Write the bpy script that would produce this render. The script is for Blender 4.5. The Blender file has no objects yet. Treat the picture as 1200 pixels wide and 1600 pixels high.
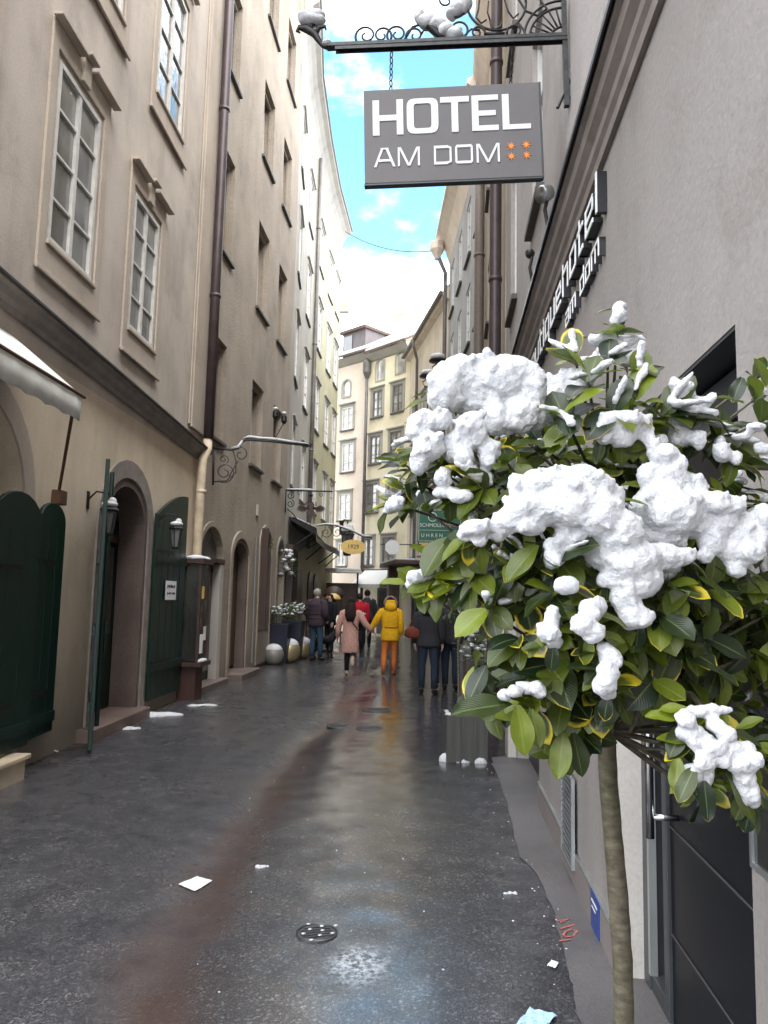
import bpy, bmesh, math, random
from mathutils import Vector, Matrix, noise, Euler
R = math.radians
S = bpy.context.scene
COL = S.collection
# ------------------------------------------------------------------ camera
F_PX, HC, YH, ROLL = 1190.0, 1.7, 934.0, 0.022
TH = math.atan((YH-800)/F_PX)
cF = Vector((0, math.cos(TH), math.sin(TH))); u0 = Vector((0, -math.sin(TH), math.cos(TH))); r0 = Vector((1, 0, 0))
cU = u0*math.cos(ROLL)-r0*math.sin(ROLL); cR = r0*math.cos(ROLL)+u0*math.sin(ROLL)
cam = bpy.data.cameras.new('camera'); camo = bpy.data.objects.new('camera', cam); COL.objects.link(camo)
camo.matrix_world = Matrix(((cR.x, cU.x, -cF.x, 0), (cR.y, cU.y, -cF.y, 0), (cR.z, cU.z, -cF.z, HC), (0, 0, 0, 1)))
cam.sensor_fit = 'VERTICAL'; cam.sensor_height = 24; cam.lens = 24*F_PX/1600
cam.clip_start = 0.05; cam.clip_end = 2000
S.camera = camo
# ------------------------------------------------------------------ light
SUN_EL, SUN_AZ = 50, 150          # azimuth of the sun, clockwise from +Y (street direction)
w = bpy.data.worlds.new('World'); S.world = w; w.use_nodes = True
nt = w.node_tree; nd = nt.nodes; lk = nt.links; bg = nd['Background']
sky = nd.new('ShaderNodeTexSky'); sky.sky_type = 'NISHITA'; sky.sun_disc = False
sky.sun_elevation = R(SUN_EL); sky.sun_rotation = R(SUN_AZ); sky.air_density = 1.0; sky.dust_density = 0.6; sky.ozone_density = 1.0
tint = nd.new('ShaderNodeMix'); tint.data_type = 'RGBA'; tint.blend_type = 'MULTIPLY'; tint.inputs[0].default_value = 1
tint.inputs[7].default_value = (0.60, 0.86, 0.79, 1)
lk.new(sky.outputs[0], tint.inputs[6])
tc = nd.new('ShaderNodeTexCoord'); mp = nd.new('ShaderNodeMapping'); mp.inputs['Scale'].default_value = (1, 1, 1.8); mp.inputs['Location'].default_value = (0.3, 0.1, 0.2)
no = nd.new('ShaderNodeTexNoise'); no.inputs['Scale'].default_value = 3.2; no.inputs['Detail'].default_value = 7; no.inputs['Roughness'].default_value = .58
lk.new(tc.outputs['Generated'], mp.inputs[0]); lk.new(mp.outputs[0], no.inputs['Vector'])
sep = nd.new('ShaderNodeSeparateXYZ'); lk.new(tc.outputs['Generated'], sep.inputs[0])
cov = nd.new('ShaderNodeValToRGB'); ce = cov.color_ramp.elements      # cloud cover by height: thick low down, open blue, thick unseen cloud overhead added for whiter light
ce[0].position, ce[0].color = .0, (.75, .75, .75, 1); ce[1].position, ce[1].color = 1, (.85, .85, .85, 1)
for p_, v_ in ((.37, .82), (.44, .47), (.62, .455), (.76, .78)):
    k_ = ce.new(p_); k_.color = (v_, v_, v_, 1)
lk.new(sep.outputs[2], cov.inputs[0])
bh = nd.new('ShaderNodeMapRange'); bh.inputs[1].default_value = .2; bh.inputs[2].default_value = -.3; bh.inputs[3].default_value = -.5; bh.inputs[4].default_value = .0; lk.new(sep.outputs[1], bh.inputs[0])  # full cloud behind the camera, unseen, added to whiten the ambient light
ab = nd.new('ShaderNodeMath'); ab.operation = 'ADD'; lk.new(cov.outputs[0], ab.inputs[0]); lk.new(bh.outputs[0], ab.inputs[1])
ad = nd.new('ShaderNodeMath'); ad.operation = 'ADD'; lk.new(no.outputs[0], ad.inputs[0]); lk.new(ab.outputs[0], ad.inputs[1])
cm = nd.new('ShaderNodeMapRange'); cm.interpolation_type = 'SMOOTHSTEP'; cm.inputs[1].default_value = .46; cm.inputs[2].default_value = .66
lk.new(ad.outputs[0], cm.inputs[0])
mx = nd.new('ShaderNodeMix'); mx.data_type = 'RGBA'; lk.new(cm.outputs[0], mx.inputs[0]); lk.new(tint.outputs[2], mx.inputs[6]); mx.inputs[7].default_value = (7.9, 8.15, 8.6, 1)
lk.new(mx.outputs[2], bg.inputs[0]); bg.inputs[1].default_value = 0.12
sun = bpy.data.lights.new('sun', 'SUN'); sun.energy = 0.6; sun.angle = R(40); sun.color = (1, .95, .88)
suno = bpy.data.objects.new('sun', sun); COL.objects.link(suno)
sd = Vector((math.sin(R(SUN_AZ))*math.cos(R(SUN_EL)), math.cos(R(SUN_AZ))*math.cos(R(SUN_EL)), math.sin(R(SUN_EL))))
suno.rotation_euler = (-sd).to_track_quat('-Z', 'Y').to_euler(); suno.location = (0, 0, 40)
S.view_settings.view_transform = 'Standard'; S.view_settings.look = 'None'; S.view_settings.gamma = 1
S.view_settings.exposure = 2.62
S.cycles.max_bounces = 6; S.cycles.diffuse_bounces = 4
# ------------------------------------------------------------------ pixel -> world
P0 = Vector((0, 0, HC))
def ray(px, py): return cF+cR*((px-600)/F_PX)+cU*((800-py)/F_PX)
def G(px, py, z=0.0):
    d = ray(px, py); return P0+d*((z-HC)/d.z)
def D(px, py, Y):
    d = ray(px, py); return P0+d*(Y/d.y)
class Frame:                       # a wall seen from the street: x to the right, y into the wall, z up
    def __init__(s, a, b):
        s.a = Vector((a[0], a[1], 0)); s.b = Vector((b[0], b[1], 0)); s.L = (s.b-s.a).length
        s.u = (s.b-s.a)/s.L; s.n = Vector((-s.u.y, s.u.x, 0)); s.rz = math.atan2(s.u.y, s.u.x)
        s.M = Matrix.Translation(s.a) @ Matrix.Rotation(s.rz, 4, 'Z')
    def at(s, px, py, off=0.0):    # pixel -> (x, z) on the wall plane moved off into the wall
        d = ray(px, py); a = s.a+s.n*off; t = (a-P0).dot(s.n)/d.dot(s.n); p = P0+d*t
        return ((p-a).dot(s.u), p.z)
    def w(s, x, y, z): return s.M @ Vector((x, y, z))
# ------------------------------------------------------------------ materials
def nmat(name):
    m = bpy.data.materials.new(name); m.use_nodes = True
    return m, m.node_tree.nodes, m.node_tree.links, m.node_tree.nodes['Principled BSDF']
def noise_node(nd, lk, scale, detail=5, rough=.55, coord='Object', sc=None):
    t = nd.new('ShaderNodeTexCoord'); n = nd.new('ShaderNodeTexNoise')
    n.inputs['Scale'].default_value = scale; n.inputs['Detail'].default_value = detail; n.inputs['Roughness'].default_value = rough
    if sc:
        mp = nd.new('ShaderNodeMapping'); mp.inputs['Scale'].default_value = sc; lk.new(t.outputs[coord], mp.inputs[0]); lk.new(mp.outputs[0], n.inputs['Vector'])
    else: lk.new(t.outputs[coord], n.inputs['Vector'])
    return n
def ramp(nd, lk, src, stops):
    r = nd.new('ShaderNodeValToRGB'); e = r.color_ramp.elements
    e[0].position, e[0].color = stops[0][0], (*stops[0][1], 1); e[1].position, e[1].color = stops[-1][0], (*stops[-1][1], 1)
    for p, c in stops[1:-1]:
        k = e.new(p); k.color = (*c, 1)
    lk.new(src, r.inputs[0]); return r
def mixc(nd, lk, f, a, b, mode='MIX'):
    m = nd.new('ShaderNodeMix'); m.data_type = 'RGBA'; m.blend_type = mode
    if isinstance(f, (int, float)): m.inputs[0].default_value = f
    else: lk.new(f, m.inputs[0])
    for i, v in ((6, a), (7, b)):
        if isinstance(v, tuple): m.inputs[i].default_value = (*v[:3], 1)
        else: lk.new(v, m.inputs[i])
    return m.outputs[2]
def bump(nd, lk, b, src, dist, strength=1.0, prev=None):
    bp = nd.new('ShaderNodeBump'); bp.inputs['Distance'].default_value = dist; bp.inputs['Strength'].default_value = strength
    lk.new(src, bp.inputs['Height'])
    if prev: lk.new(prev.outputs[0], bp.inputs['Normal'])
    lk.new(bp.outputs[0], b.inputs['Normal']); return bp
def sc3(c, k): return tuple(min(1, x*k) for x in c)
def plaster(name, c, fine=60, dist=.004, contrast=.18, streak=.5, rough=.9, dirt=None):
    m, nd, lk, b = nmat(name)
    n1 = noise_node(nd, lk, .9, 6); n2 = noise_node(nd, lk, fine, 4, .6); n3 = noise_node(nd, lk, 1.1, 6, .62, sc=(2.2, 2.2, .5))
    r1 = ramp(nd, lk, n1.outputs[0], [(.3, sc3(c, 1-contrast)), (.5, c), (.72, sc3(c, 1+contrast*.7))])
    r3 = ramp(nd, lk, n3.outputs[0], [(.33, (.78, .765, .75)), (.5, (.98, .98, .98)), (.8, (1.06, 1.05, 1.04))])
    o = mixc(nd, lk, streak, r1.outputs[0], r3.outputs[0], 'MULTIPLY')
    r2 = ramp(nd, lk, n2.outputs[0], [(.3, (.82, .82, .82)), (.7, (1.1, 1.1, 1.1))])
    o = mixc(nd, lk, .6, o, r2.outputs[0], 'MULTIPLY')
    n4 = noise_node(nd, lk, .75, 9, .72); r4 = ramp(nd, lk, n4.outputs[0], [(.38, (.84, .83, .82)), (.455, (.97, .97, .97)), (.56, (1, 1, 1)), (.60, (1.05, 1.05, 1.04))])
    o = mixc(nd, lk, .9, o, r4.outputs[0], 'MULTIPLY')
    if dirt:                       # dirty splash zone at the foot of the wall
        t = nd.new('ShaderNodeTexCoord'); sp = nd.new('ShaderNodeSeparateXYZ'); lk.new(t.outputs['Object'], sp.inputs[0])
        a = nd.new('ShaderNodeMath'); a.operation = 'MULTIPLY_ADD'; lk.new(n3.outputs[0], a.inputs[0]); a.inputs[1].default_value = -1.1; lk.new(sp.outputs[2], a.inputs[2])
        mr = nd.new('ShaderNodeMapRange'); mr.inputs[1].default_value = -.35; mr.inputs[2].default_value = .45; mr.inputs[3].default_value = .75; mr.inputs[4].default_value = 0
        lk.new(a.outputs[0], mr.inputs[0]); o = mixc(nd, lk, mr.outputs[0], o, dirt)
    lk.new(o, b.inputs['Base Color']); b.inputs['Roughness'].default_value = rough
    b.inputs['Specular IOR Level'].default_value = .25
    bump(nd, lk, b, n2.outputs[0], dist)
    return m
def simple(name, c, rough=.5, metal=0.0, var=.15, scale=12, bumpd=0.0, spec=.5, coat=0):
    m, nd, lk, b = nmat(name)
    n = noise_node(nd, lk, scale, 5)
    r = ramp(nd, lk, n.outputs[0], [(.3, sc3(c, 1-var)), (.7, sc3(c, 1+var))])
    lk.new(r.outputs[0], b.inputs['Base Color']); b.inputs['Metallic'].default_value = metal
    rr = nd.new('ShaderNodeMapRange'); rr.inputs[3].default_value = max(.03, rough-.08); rr.inputs[4].default_value = min(1, rough+.1); lk.new(n.outputs[0], rr.inputs[0]); lk.new(rr.outputs[0], b.inputs['Roughness'])
    b.inputs['Specular IOR Level'].default_value = spec
    if coat: b.inputs['Coat Weight'].default_value = coat
    if bumpd: bump(nd, lk, b, n.outputs[0], bumpd)
    return m
def wood(name, c, rough=.5, scale=9):
    m, nd, lk, b = nmat(name)
    n = noise_node(nd, lk, scale, 6, .6, sc=(7, 7, .35))
    r = ramp(nd, lk, n.outputs[0], [(.3, sc3(c, .65)), (.5, c), (.75, sc3(c, 1.3))])
    lk.new(r.outputs[0], b.inputs['Base Color']); b.inputs['Roughness'].default_value = rough
    bump(nd, lk, b, n.outputs[0], .002); return m
def glass(name, c=(.05, .055, .06), rough=.04, ior=1.85):
    m, nd, lk, b = nmat(name)
    n = noise_node(nd, lk, 2.2, 3); n2 = noise_node(nd, lk, 1.2, 2)
    r = ramp(nd, lk, n2.outputs[0], [(.35, sc3(c, .6)), (.65, sc3(c, 1.5))]); lk.new(r.outputs[0], b.inputs['Base Color'])
    b.inputs['Roughness'].default_value = rough; b.inputs['IOR'].default_value = ior
    bump(nd, lk, b, n.outputs[0], .012); return m
M = {}
M['A'] = plaster('plaster_beige', (.48, .42, .36), 45, .003, .2, .7)
M['A_low'] = plaster('plaster_tan', (.63, .535, .405), 50, .003, .14, .5, dirt=(.2, .165, .14))
M['B'] = plaster('roughcast', (.335, .285, .23), 22, .014, .18, .55, dirt=(.2, .165, .14))
M['C'] = plaster('plaster_cream', (.36, .34, .30), 40, .003, .12, .5)
M['D'] = plaster('plaster_pale_green', (.40, .38, .26), 40, .003, .12, .4)
M['eave'] = plaster('plaster_offwhite', (.40, .385, .35), 40, .002, .08, .3)
M['G'] = plaster('plaster_grey', (.37, .37, .365), 40, .004, .12, .5)
M['T'] = plaster('plaster_ochre', (.38, .325, .24), 40, .004, .16, .6)
M['P'] = plaster('plaster_pink', (.70, .61, .52), 40, .003, .12, .5)
M['Y'] = plaster('plaster_yellow', (.88, .80, .60), 40, .003, .05, .2)
M['Z'] = plaster('plaster_rose', (.82, .71, .61), 40, .003, .05, .2)
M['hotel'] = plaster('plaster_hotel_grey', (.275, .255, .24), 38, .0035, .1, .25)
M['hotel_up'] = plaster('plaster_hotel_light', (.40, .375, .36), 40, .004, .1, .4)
M['hotel_plinth'] = plaster('plinth_stone', (.29, .265, .25), 50, .002, .12, .6, dirt=(.17, .15, .14))
M['jamb'] = plaster('jamb_white', (.44, .41, .375), 50, .002, .1, .5)
M['trim'] = plaster('trim_beige', (.44, .375, .31), 60, .002, .12, .5)
M['stone'] = plaster('door_stone', (.13, .10, .088), 30, .006, .3, .7)
M['stone_red'] = plaster('red_marble', (.15, .105, .09), 14, .003, .35, .4, rough=.5)
M['moulding'] = simple('moulding_dark', (.23, .20, .18), .75, var=.2, scale=6, bumpd=.003)
M['flash'] = simple('flashing_black', (.025, .025, .028), .4, .2, .3)
M['pipe'] = simple('pipe_brown', (.060, .042, .042), .42, .15, .25, 4)
M['pipe_cream'] = simple('pipe_cream', (.50, .41, .29), .6, 0, .25, 5)
M['pipe_grey'] = simple('pipe_grey', (.13, .12, .11), .45, .2, .25, 4)
M['green'] = wood('shutter_green', (.0025, .020, .0135), .4)
M['green_dk'] = wood('door_dark_green', (.003, .012, .009), .4)
M['black'] = simple('iron_black', (.018, .017, .017), .45, .4, .4, 30, .001)
M['iron'] = simple('iron_grey', (.05, .05, .05), .45, .6, .3, 25, .001)
M['frame'] = simple('window_frame_grey', (.50, .48, .44), .5, 0, .15, 8)
M['frame_w'] = simple('window_frame_white', (.68, .67, .64), .5, 0, .12, 8)
M['frame_d'] = simple('window_frame_dark', (.16, .145, .125), .5, 0, .2, 8)
M['glass'] = glass('window_glass')
M['glass_c'] = glass('window_glass_curtain', (.36, .36, .34))
M['glass_a'] = glass('window_glass_curtain_sheen', (.17, .17, .165), .05, 2.0)  # curtain grey and whitish sky reflection mixed into the pane colour
M['glass_d'] = glass('shop_glass', (.02, .022, .02))
M['sill'] = simple('sill_dark', (.085, .075, .065), .6, .1, .3, 9)
M['awning'] = simple('awning_canvas', (.66, .65, .60), .85, 0, .14, 5)
M['wood_d'] = wood('dark_wood', (.05, .028, .02), .5)
M['wood_r'] = wood('red_wood', (.05, .02, .015), .55)
M['rust'] = simple('rust_brown', (.10, .05, .028), .7, .2, .35, 12)
M['alu'] = simple('aluminium', (.42, .44, .44), .35, .8, .08, 4)
M['anthracite'] = simple('anthracite', (.05, .055, .058), .4, .3, .15, 4)
M['door_blk'] = simple('door_panel_black', (.005, .006, .008), .35, 0, .3, 3, 0, .18)
M['chrome'] = simple('chrome', (.6, .6, .6), .12, 1, .05)
M['sign_g'] = simple('sign_grey', (.115, .108, .108), .6, .1, .1, 5)
M['sign_w'] = simple('letter_light_grey', (.62, .62, .62), .5, 0, .04)
M['letter_w'] = simple('letter_white', (.82, .82, .82), .35, 0, .03)
M['orange'] = simple('star_orange', (.75, .22, .03), .5, 0, .05)
M['white'] = simple('painted_white', (.78, .78, .77), .6, 0, .05)
M['paper'] = simple('paper_white', (.8, .8, .8), .8, 0, .06)
M['ink'] = simple('ink', (.04, .03, .08), .7)
M['planter'] = wood('planter_grey', (.06, .06, .053), .75, 5)
M['planter_n'] = simple('planter_navy', (.012, .016, .03), .4, 0, .2)
M['soil'] = simple('soil', (.03, .022, .016), .95, 0, .4, 40, .01)
M['gold'] = simple('brass_ball', (.34, .27, .15), .38, .55, .2, 5)
M['greyball'] = simple('grey_ball', (.2, .19, .17), .5, .2, .2, 5)
M['sgreen'] = simple('sign_green', (.006, .12, .06), .4, 0, .05)
M['sgold'] = simple('sign_gold', (.60, .40, .10), .45, .3, .15)
M['oval'] = simple('sign_yellow', (.75, .52, .16), .5, 0, .12)
M['blue'] = simple('plaque_blue', (.02, .05, .22), .35, 0, .1)
M['cyan'] = simple('sticker_cyan', (.12, .42, .55), .5, 0, .1)
M['mask'] = simple('mask_blue', (.42, .62, .80), .8, 0, .06)
M['pink_paint'] = simple('spray_pink', (.42, .12, .10), .8, 0, .3, 60)
M['roof'] = simple('roof_brown', (.10, .06, .05), .7, 0, .3, 6)
M['steel'] = simple('steel_cover', (.10, .10, .10), .4, .7, .3, 40, .002)
M['cable'] = simple('cable', (.02, .02, .02), .6)
M['lampglass'] = glass('lamp_glass', (.10, .10, .10), .12, 1.5)
M['skin'] = simple('skin', (.50, .32, .25), .5)
def cloth(name, c, bumpd=.004, sc=30): return simple(name, c, .85, 0, .18, sc, bumpd, .2)
M['c_yellow'] = cloth('coat_yellow', (.66, .36, .012)); M['c_pink'] = cloth('coat_pink', (.47, .27, .22)); M['c_orange'] = cloth('trousers_orange', (.52, .15, .035))
M['c_black'] = cloth('cloth_black', (.012, .012, .015)); M['c_char'] = cloth('cloth_charcoal', (.03, .03, .034)); M['c_jean'] = cloth('jeans_blue', (.035, .065, .10))
M['c_navy'] = cloth('cloth_navy', (.02, .028, .045)); M['c_red'] = cloth('cloth_red', (.42, .015, .03)); M['c_beige'] = cloth('boots_beige', (.40, .30, .20))
M['c_brown'] = cloth('leather_brown', (.14, .035, .022)); M['c_rust'] = cloth('boots_rust', (.28, .09, .03)); M['hair_d'] = cloth('hair_dark', (.022, .013, .012), .006, 60)
M['hair_g'] = cloth('hair_grey', (.30, .27, .24), .006, 60); M['fur'] = cloth('fur_trim', (.26, .19, .15), .02, 60); M['c_plum'] = cloth('puffer_plum', (.05, .035, .045))
M['dog'] = cloth('dog_fur', (.012, .012, .013), .006, 60); M['bark'] = None
# snow
def snow_mat():
    m, nd, lk, b = nmat('snow'); n = noise_node(nd, lk, 55, 6, .65); n2 = noise_node(nd, lk, 240, 3, .6)
    r = ramp(nd, lk, n.outputs[0], [(.3, (.50, .51, .535)), (.6, (.63, .635, .65))]); lk.new(r.outputs[0], b.inputs['Base Color'])
    b.inputs['Roughness'].default_value = .6; b.inputs['Subsurface Weight'].default_value = .25; b.inputs['Subsurface Radius'].default_value = (.02, .022, .026); b.inputs['Subsurface Scale'].default_value = .8
    p = bump(nd, lk, b, n.outputs[0], .012, .8); bump(nd, lk, b, n2.outputs[0], .003, .7, p); return m
M['snow'] = snow_mat()
def bark_mat():
    m, nd, lk, b = nmat('bark'); n = noise_node(nd, lk, 30, 6, .65, sc=(1, 1, 2.2)); n2 = noise_node(nd, lk, 6, 4)
    r = ramp(nd, lk, n.outputs[0], [(.28, (.03, .024, .016)), (.5, (.078, .063, .043)), (.75, (.145, .122, .088))])
    g = ramp(nd, lk, n2.outputs[0], [(.4, (1, 1, 1)), (.65, (.8, .9, .62))]); lk.new(mixc(nd, lk, .8, r.outputs[0], g.outputs[0], 'MULTIPLY'), b.inputs['Base Color'])
    b.inputs['Roughness'].default_value = .75; bump(nd, lk, b, n.outputs[0], .003); return m
M['bark'] = bark_mat()
def leaf_mat(name, dark, light, margin):
    m, nd, lk, b = nmat(name)
    u = nd.new('ShaderNodeUVMap'); u.uv_map = 'leaf'; r = nd.new('ShaderNodeUVMap'); r.uv_map = 'rnd'
    su = nd.new('ShaderNodeSeparateXYZ'); lk.new(u.outputs[0], su.inputs[0]); sr = nd.new('ShaderNodeSeparateXYZ'); lk.new(r.outputs[0], sr.inputs[0])
    def mth(op, a, bb=None, c=None):
        k = nd.new('ShaderNodeMath'); k.operation = op
        for i, v in enumerate((a, bb, c)):
            if v is None: continue
            if isinstance(v, (int, float)): k.inputs[i].default_value = v
            else: lk.new(v, k.inputs[i])
        return k.outputs[0]
    across = mth('ABSOLUTE', mth('MULTIPLY_ADD', su.outputs[0], 2.0, -1.0))      # 0 midrib .. 1 margin
    tip = mth('POWER', su.outputs[1], 5.0)
    nn = noise_node(nd, lk, 45, 4, .6); n3 = noise_node(nd, lk, 14, 3)
    base = mixc(nd, lk, mth('POWER', sr.outputs[0], 1.7), dark, light)
    vn = ramp(nd, lk, nn.outputs[0], [(.3, (.75, .78, .7)), (.7, (1.2, 1.18, 1.1))]); base = mixc(nd, lk, .7, base, vn.outputs[0], 'MULTIPLY')
    edge = mth('ADD', mth('MULTIPLY', mth('POWER', across, 4.0), .62), mth('MULTIPLY', tip, .75))
    edge = mth('ADD', edge, mth('MULTIPLY_ADD', n3.outputs[0], 1.5, -.8))
    lim = mth('MULTIPLY_ADD', mth('POWER', sr.outputs[1], 3.0), -1.35, 1.5)
    mr = nd.new('ShaderNodeMapRange'); mr.interpolation_type = 'SMOOTHSTEP'; lk.new(mth('SUBTRACT', edge, lim), mr.inputs[0]); mr.inputs[1].default_value = -.12; mr.inputs[2].default_value = .2
    col = mixc(nd, lk, mr.outputs[0], base, margin)
    rib = nd.new('ShaderNodeMapRange'); lk.new(across, rib.inputs[0]); rib.inputs[1].default_value = .02; rib.inputs[2].default_value = .09; rib.inputs[3].default_value = .35; rib.inputs[4].default_value = 0
    col = mixc(nd, lk, rib.outputs[0], col, (.22, .27, .09))
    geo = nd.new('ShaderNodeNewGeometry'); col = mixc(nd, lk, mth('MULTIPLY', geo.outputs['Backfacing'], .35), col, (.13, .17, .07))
    lk.new(col, b.inputs['Base Color']); b.inputs['Roughness'].default_value = .32; b.inputs['Specular IOR Level'].default_value = .5
    vv = nd.new('ShaderNodeTexWave'); vv.wave_type = 'BANDS'; vv.bands_direction = 'Y'; vv.inputs['Scale'].default_value = 4.5; vv.inputs['Distortion'].default_value = .6
    cb = nd.new('ShaderNodeCombineXYZ'); lk.new(su.outputs[0], cb.inputs[0]); lk.new(mth('MULTIPLY_ADD', across, -.35, su.outputs[1]), cb.inputs[1]); lk.new(cb.outputs[0], vv.inputs['Vector'])
    bump(nd, lk, b, vv.outputs[0], .0006, .4)
    tr = nd.new('ShaderNodeBsdfTranslucent'); lk.new(mixc(nd, lk, 1, col, (1.5, 1.7, .6), 'MULTIPLY'), tr.inputs[0])
    ms = nd.new('ShaderNodeMixShader'); ms.inputs[0].default_value = .22; lk.new(b.outputs[0], ms.inputs[1]); lk.new(tr.outputs[0], ms.inputs[2])
    lk.new(ms.outputs[0], nd['Material Output'].inputs[0]); return m
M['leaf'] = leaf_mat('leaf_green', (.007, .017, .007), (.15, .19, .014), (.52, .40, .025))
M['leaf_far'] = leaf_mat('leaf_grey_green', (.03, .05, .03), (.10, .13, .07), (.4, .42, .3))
# ------------------------------------------------------------------ mesh builder
class MB:
    def __init__(s): s.bm = bmesh.new()
    def box(s, x0, x1, y0, y1, z0, z1, mtx=None):
        v = [s.bm.verts.new(Vector(p) if mtx is None else mtx @ Vector(p)) for p in ((x0, y0, z0), (x1, y0, z0), (x1, y1, z0), (x0, y1, z0), (x0, y0, z1), (x1, y0, z1), (x1, y1, z1), (x0, y1, z1))]
        for f in ((0, 3, 2, 1), (4, 5, 6, 7), (0, 1, 5, 4), (1, 2, 6, 5), (2, 3, 7, 6), (3, 0, 4, 7)): s.bm.faces.new([v[i] for i in f])
    def prism(s, poly, d, origin=Vector((0, 0, 0)), ex=Vector((1, 0, 0)), ey=Vector((0, 0, 1)), ez=Vector((0, 1, 0))):
        a = [s.bm.verts.new(origin+ex*p[0]+ey*p[1]) for p in poly]; b = [s.bm.verts.new(origin+ex*p[0]+ey*p[1]+ez*d) for p in poly]
        n = len(poly); s.bm.faces.new(a); s.bm.faces.new(b[::-1])
        for i in range(n): s.bm.faces.new((a[(i+1) % n], a[i], b[i], b[(i+1) % n]))
    def tube(s, pts, rad, seg=8, cap=True, flat=None):
        pts = [Vector(p) for p in pts]; n = len(pts)
        if not isinstance(rad, (list, tuple)): rad = [rad]*n
        rings = []; ref = None
        for i, p in enumerate(pts):
            t = (pts[min(i+1, n-1)]-pts[max(i-1, 0)])
            if t.length < 1e-9: t = Vector((0, 0, 1))
            t.normalize()
            if ref is None:
                ref = Vector((0, 0, 1)) if abs(t.z) < .9 else Vector((0, 1, 0))
            a = (ref-t*ref.dot(t))
            if a.length < 1e-4: a = t.orthogonal()
            a.normalize(); b = t.cross(a); ref = a
            fa, fb = (1, 1) if flat is None else flat
            rings.append([s.bm.verts.new(p+a*(math.cos(2*math.pi*k/seg)*rad[i]*fa)+b*(math.sin(2*math.pi*k/seg)*rad[i]*fb)) for k in range(seg)])
        s._skin(rings, cap)
    def _skin(s, rings, cap=True):
        seg = len(rings[0])
        for r1, r2 in zip(rings, rings[1:]):
            for k in range(seg): s.bm.faces.new((r1[k], r1[(k+1) % seg], r2[(k+1) % seg], r2[k]))
        if cap: s.bm.faces.new(rings[0][::-1]); s.bm.faces.new(rings[-1])
    def loft(s, rings, seg=16, mtx=None):      # rings: (cx, cy, z, rx, ry)
        out = []
        for cx, cy, z, rx, ry in rings:
            r = []
            for k in range(seg):
                p = Vector((cx+math.cos(2*math.pi*k/seg)*rx, cy+math.sin(2*math.pi*k/seg)*ry, z)); r.append(s.bm.verts.new(p if mtx is None else mtx @ p))
            out.append(r)
        s._skin(out)
    def lathe(s, prof, c=(0, 0, 0), seg=24, mtx=None): s.loft([(c[0], c[1], c[2]+z, max(r, 1e-4), max(r, 1e-4)) for r, z in prof], seg, mtx)
    def ball(s, c, r, sub=2, sc=(1, 1, 1)):
        g = bmesh.ops.create_icosphere(s.bm, subdivisions=sub, radius=1)
        for v in g['verts']: v.co = Vector((v.co.x*r*sc[0], v.co.y*r*sc[1], v.co.z*r*sc[2]))+Vector(c)
    def extr(s, prof, x0, x1):                 # profile of (y, z) run along x
        a = [s.bm.verts.new((x0, y, z)) for y, z in prof]; b = [s.bm.verts.new((x1, y, z)) for y, z in prof]; n = len(prof)
        for i in range(n): s.bm.faces.new((a[i], a[(i+1) % n], b[(i+1) % n], b[i]))
        s.bm.faces.new(a[::-1]); s.bm.faces.new(b)
    def build(s, name, mat, parent=None, mtx=None, smooth=False, bevel=0.0):
        bmesh.ops.recalc_face_normals(s.bm, faces=s.bm.faces)
        me = bpy.data.meshes.new(name); s.bm.to_mesh(me); s.bm.free()
        me.materials.append(M[mat] if isinstance(mat, str) else mat)
        if smooth: me.shade_smooth()
        o = bpy.data.objects.new(name, me); COL.objects.link(o)
        if parent: o.parent = parent
        if mtx is not None: o.matrix_basis = mtx
        if bevel:
            bv = o.modifiers.new('bevel', 'BEVEL'); bv.width = bevel; bv.segments = 2; bv.limit_method = 'ANGLE'
        return o
def tag(o, label=None, cat=None, group=None, kind=None):
    if label: o['label'] = label
    if cat: o['category'] = cat
    if group: o['group'] = group
    if kind: o['kind'] = kind
    return o
def thing(name, label, cat, loc=(0, 0, 0), rz=0.0, group=None):
    o = bpy.data.objects.new(name, None); o.empty_display_size = .1; COL.objects.link(o)
    o.location = loc; o.rotation_euler = (0, 0, rz); return tag(o, label, cat, group)
def rel(fr, base): return base.M.inverted() @ fr.M
def arc_outline(x0, x1, z0, zs, rise, n=14):   # opening with an arched head: spring at zs
    c = (x0+x1)/2; h = (x1-x0)/2; p = [(x0, z0), (x1, z0)]
    for k in range(n+1):
        a = math.pi*k/n; p.append((c+h*math.cos(a), zs+rise*math.sin(a)))
    return p
def rect(x0, x1, z0, z1): return [(x0, z0), (x1, z0), (x1, z1), (x0, z1)]
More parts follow.
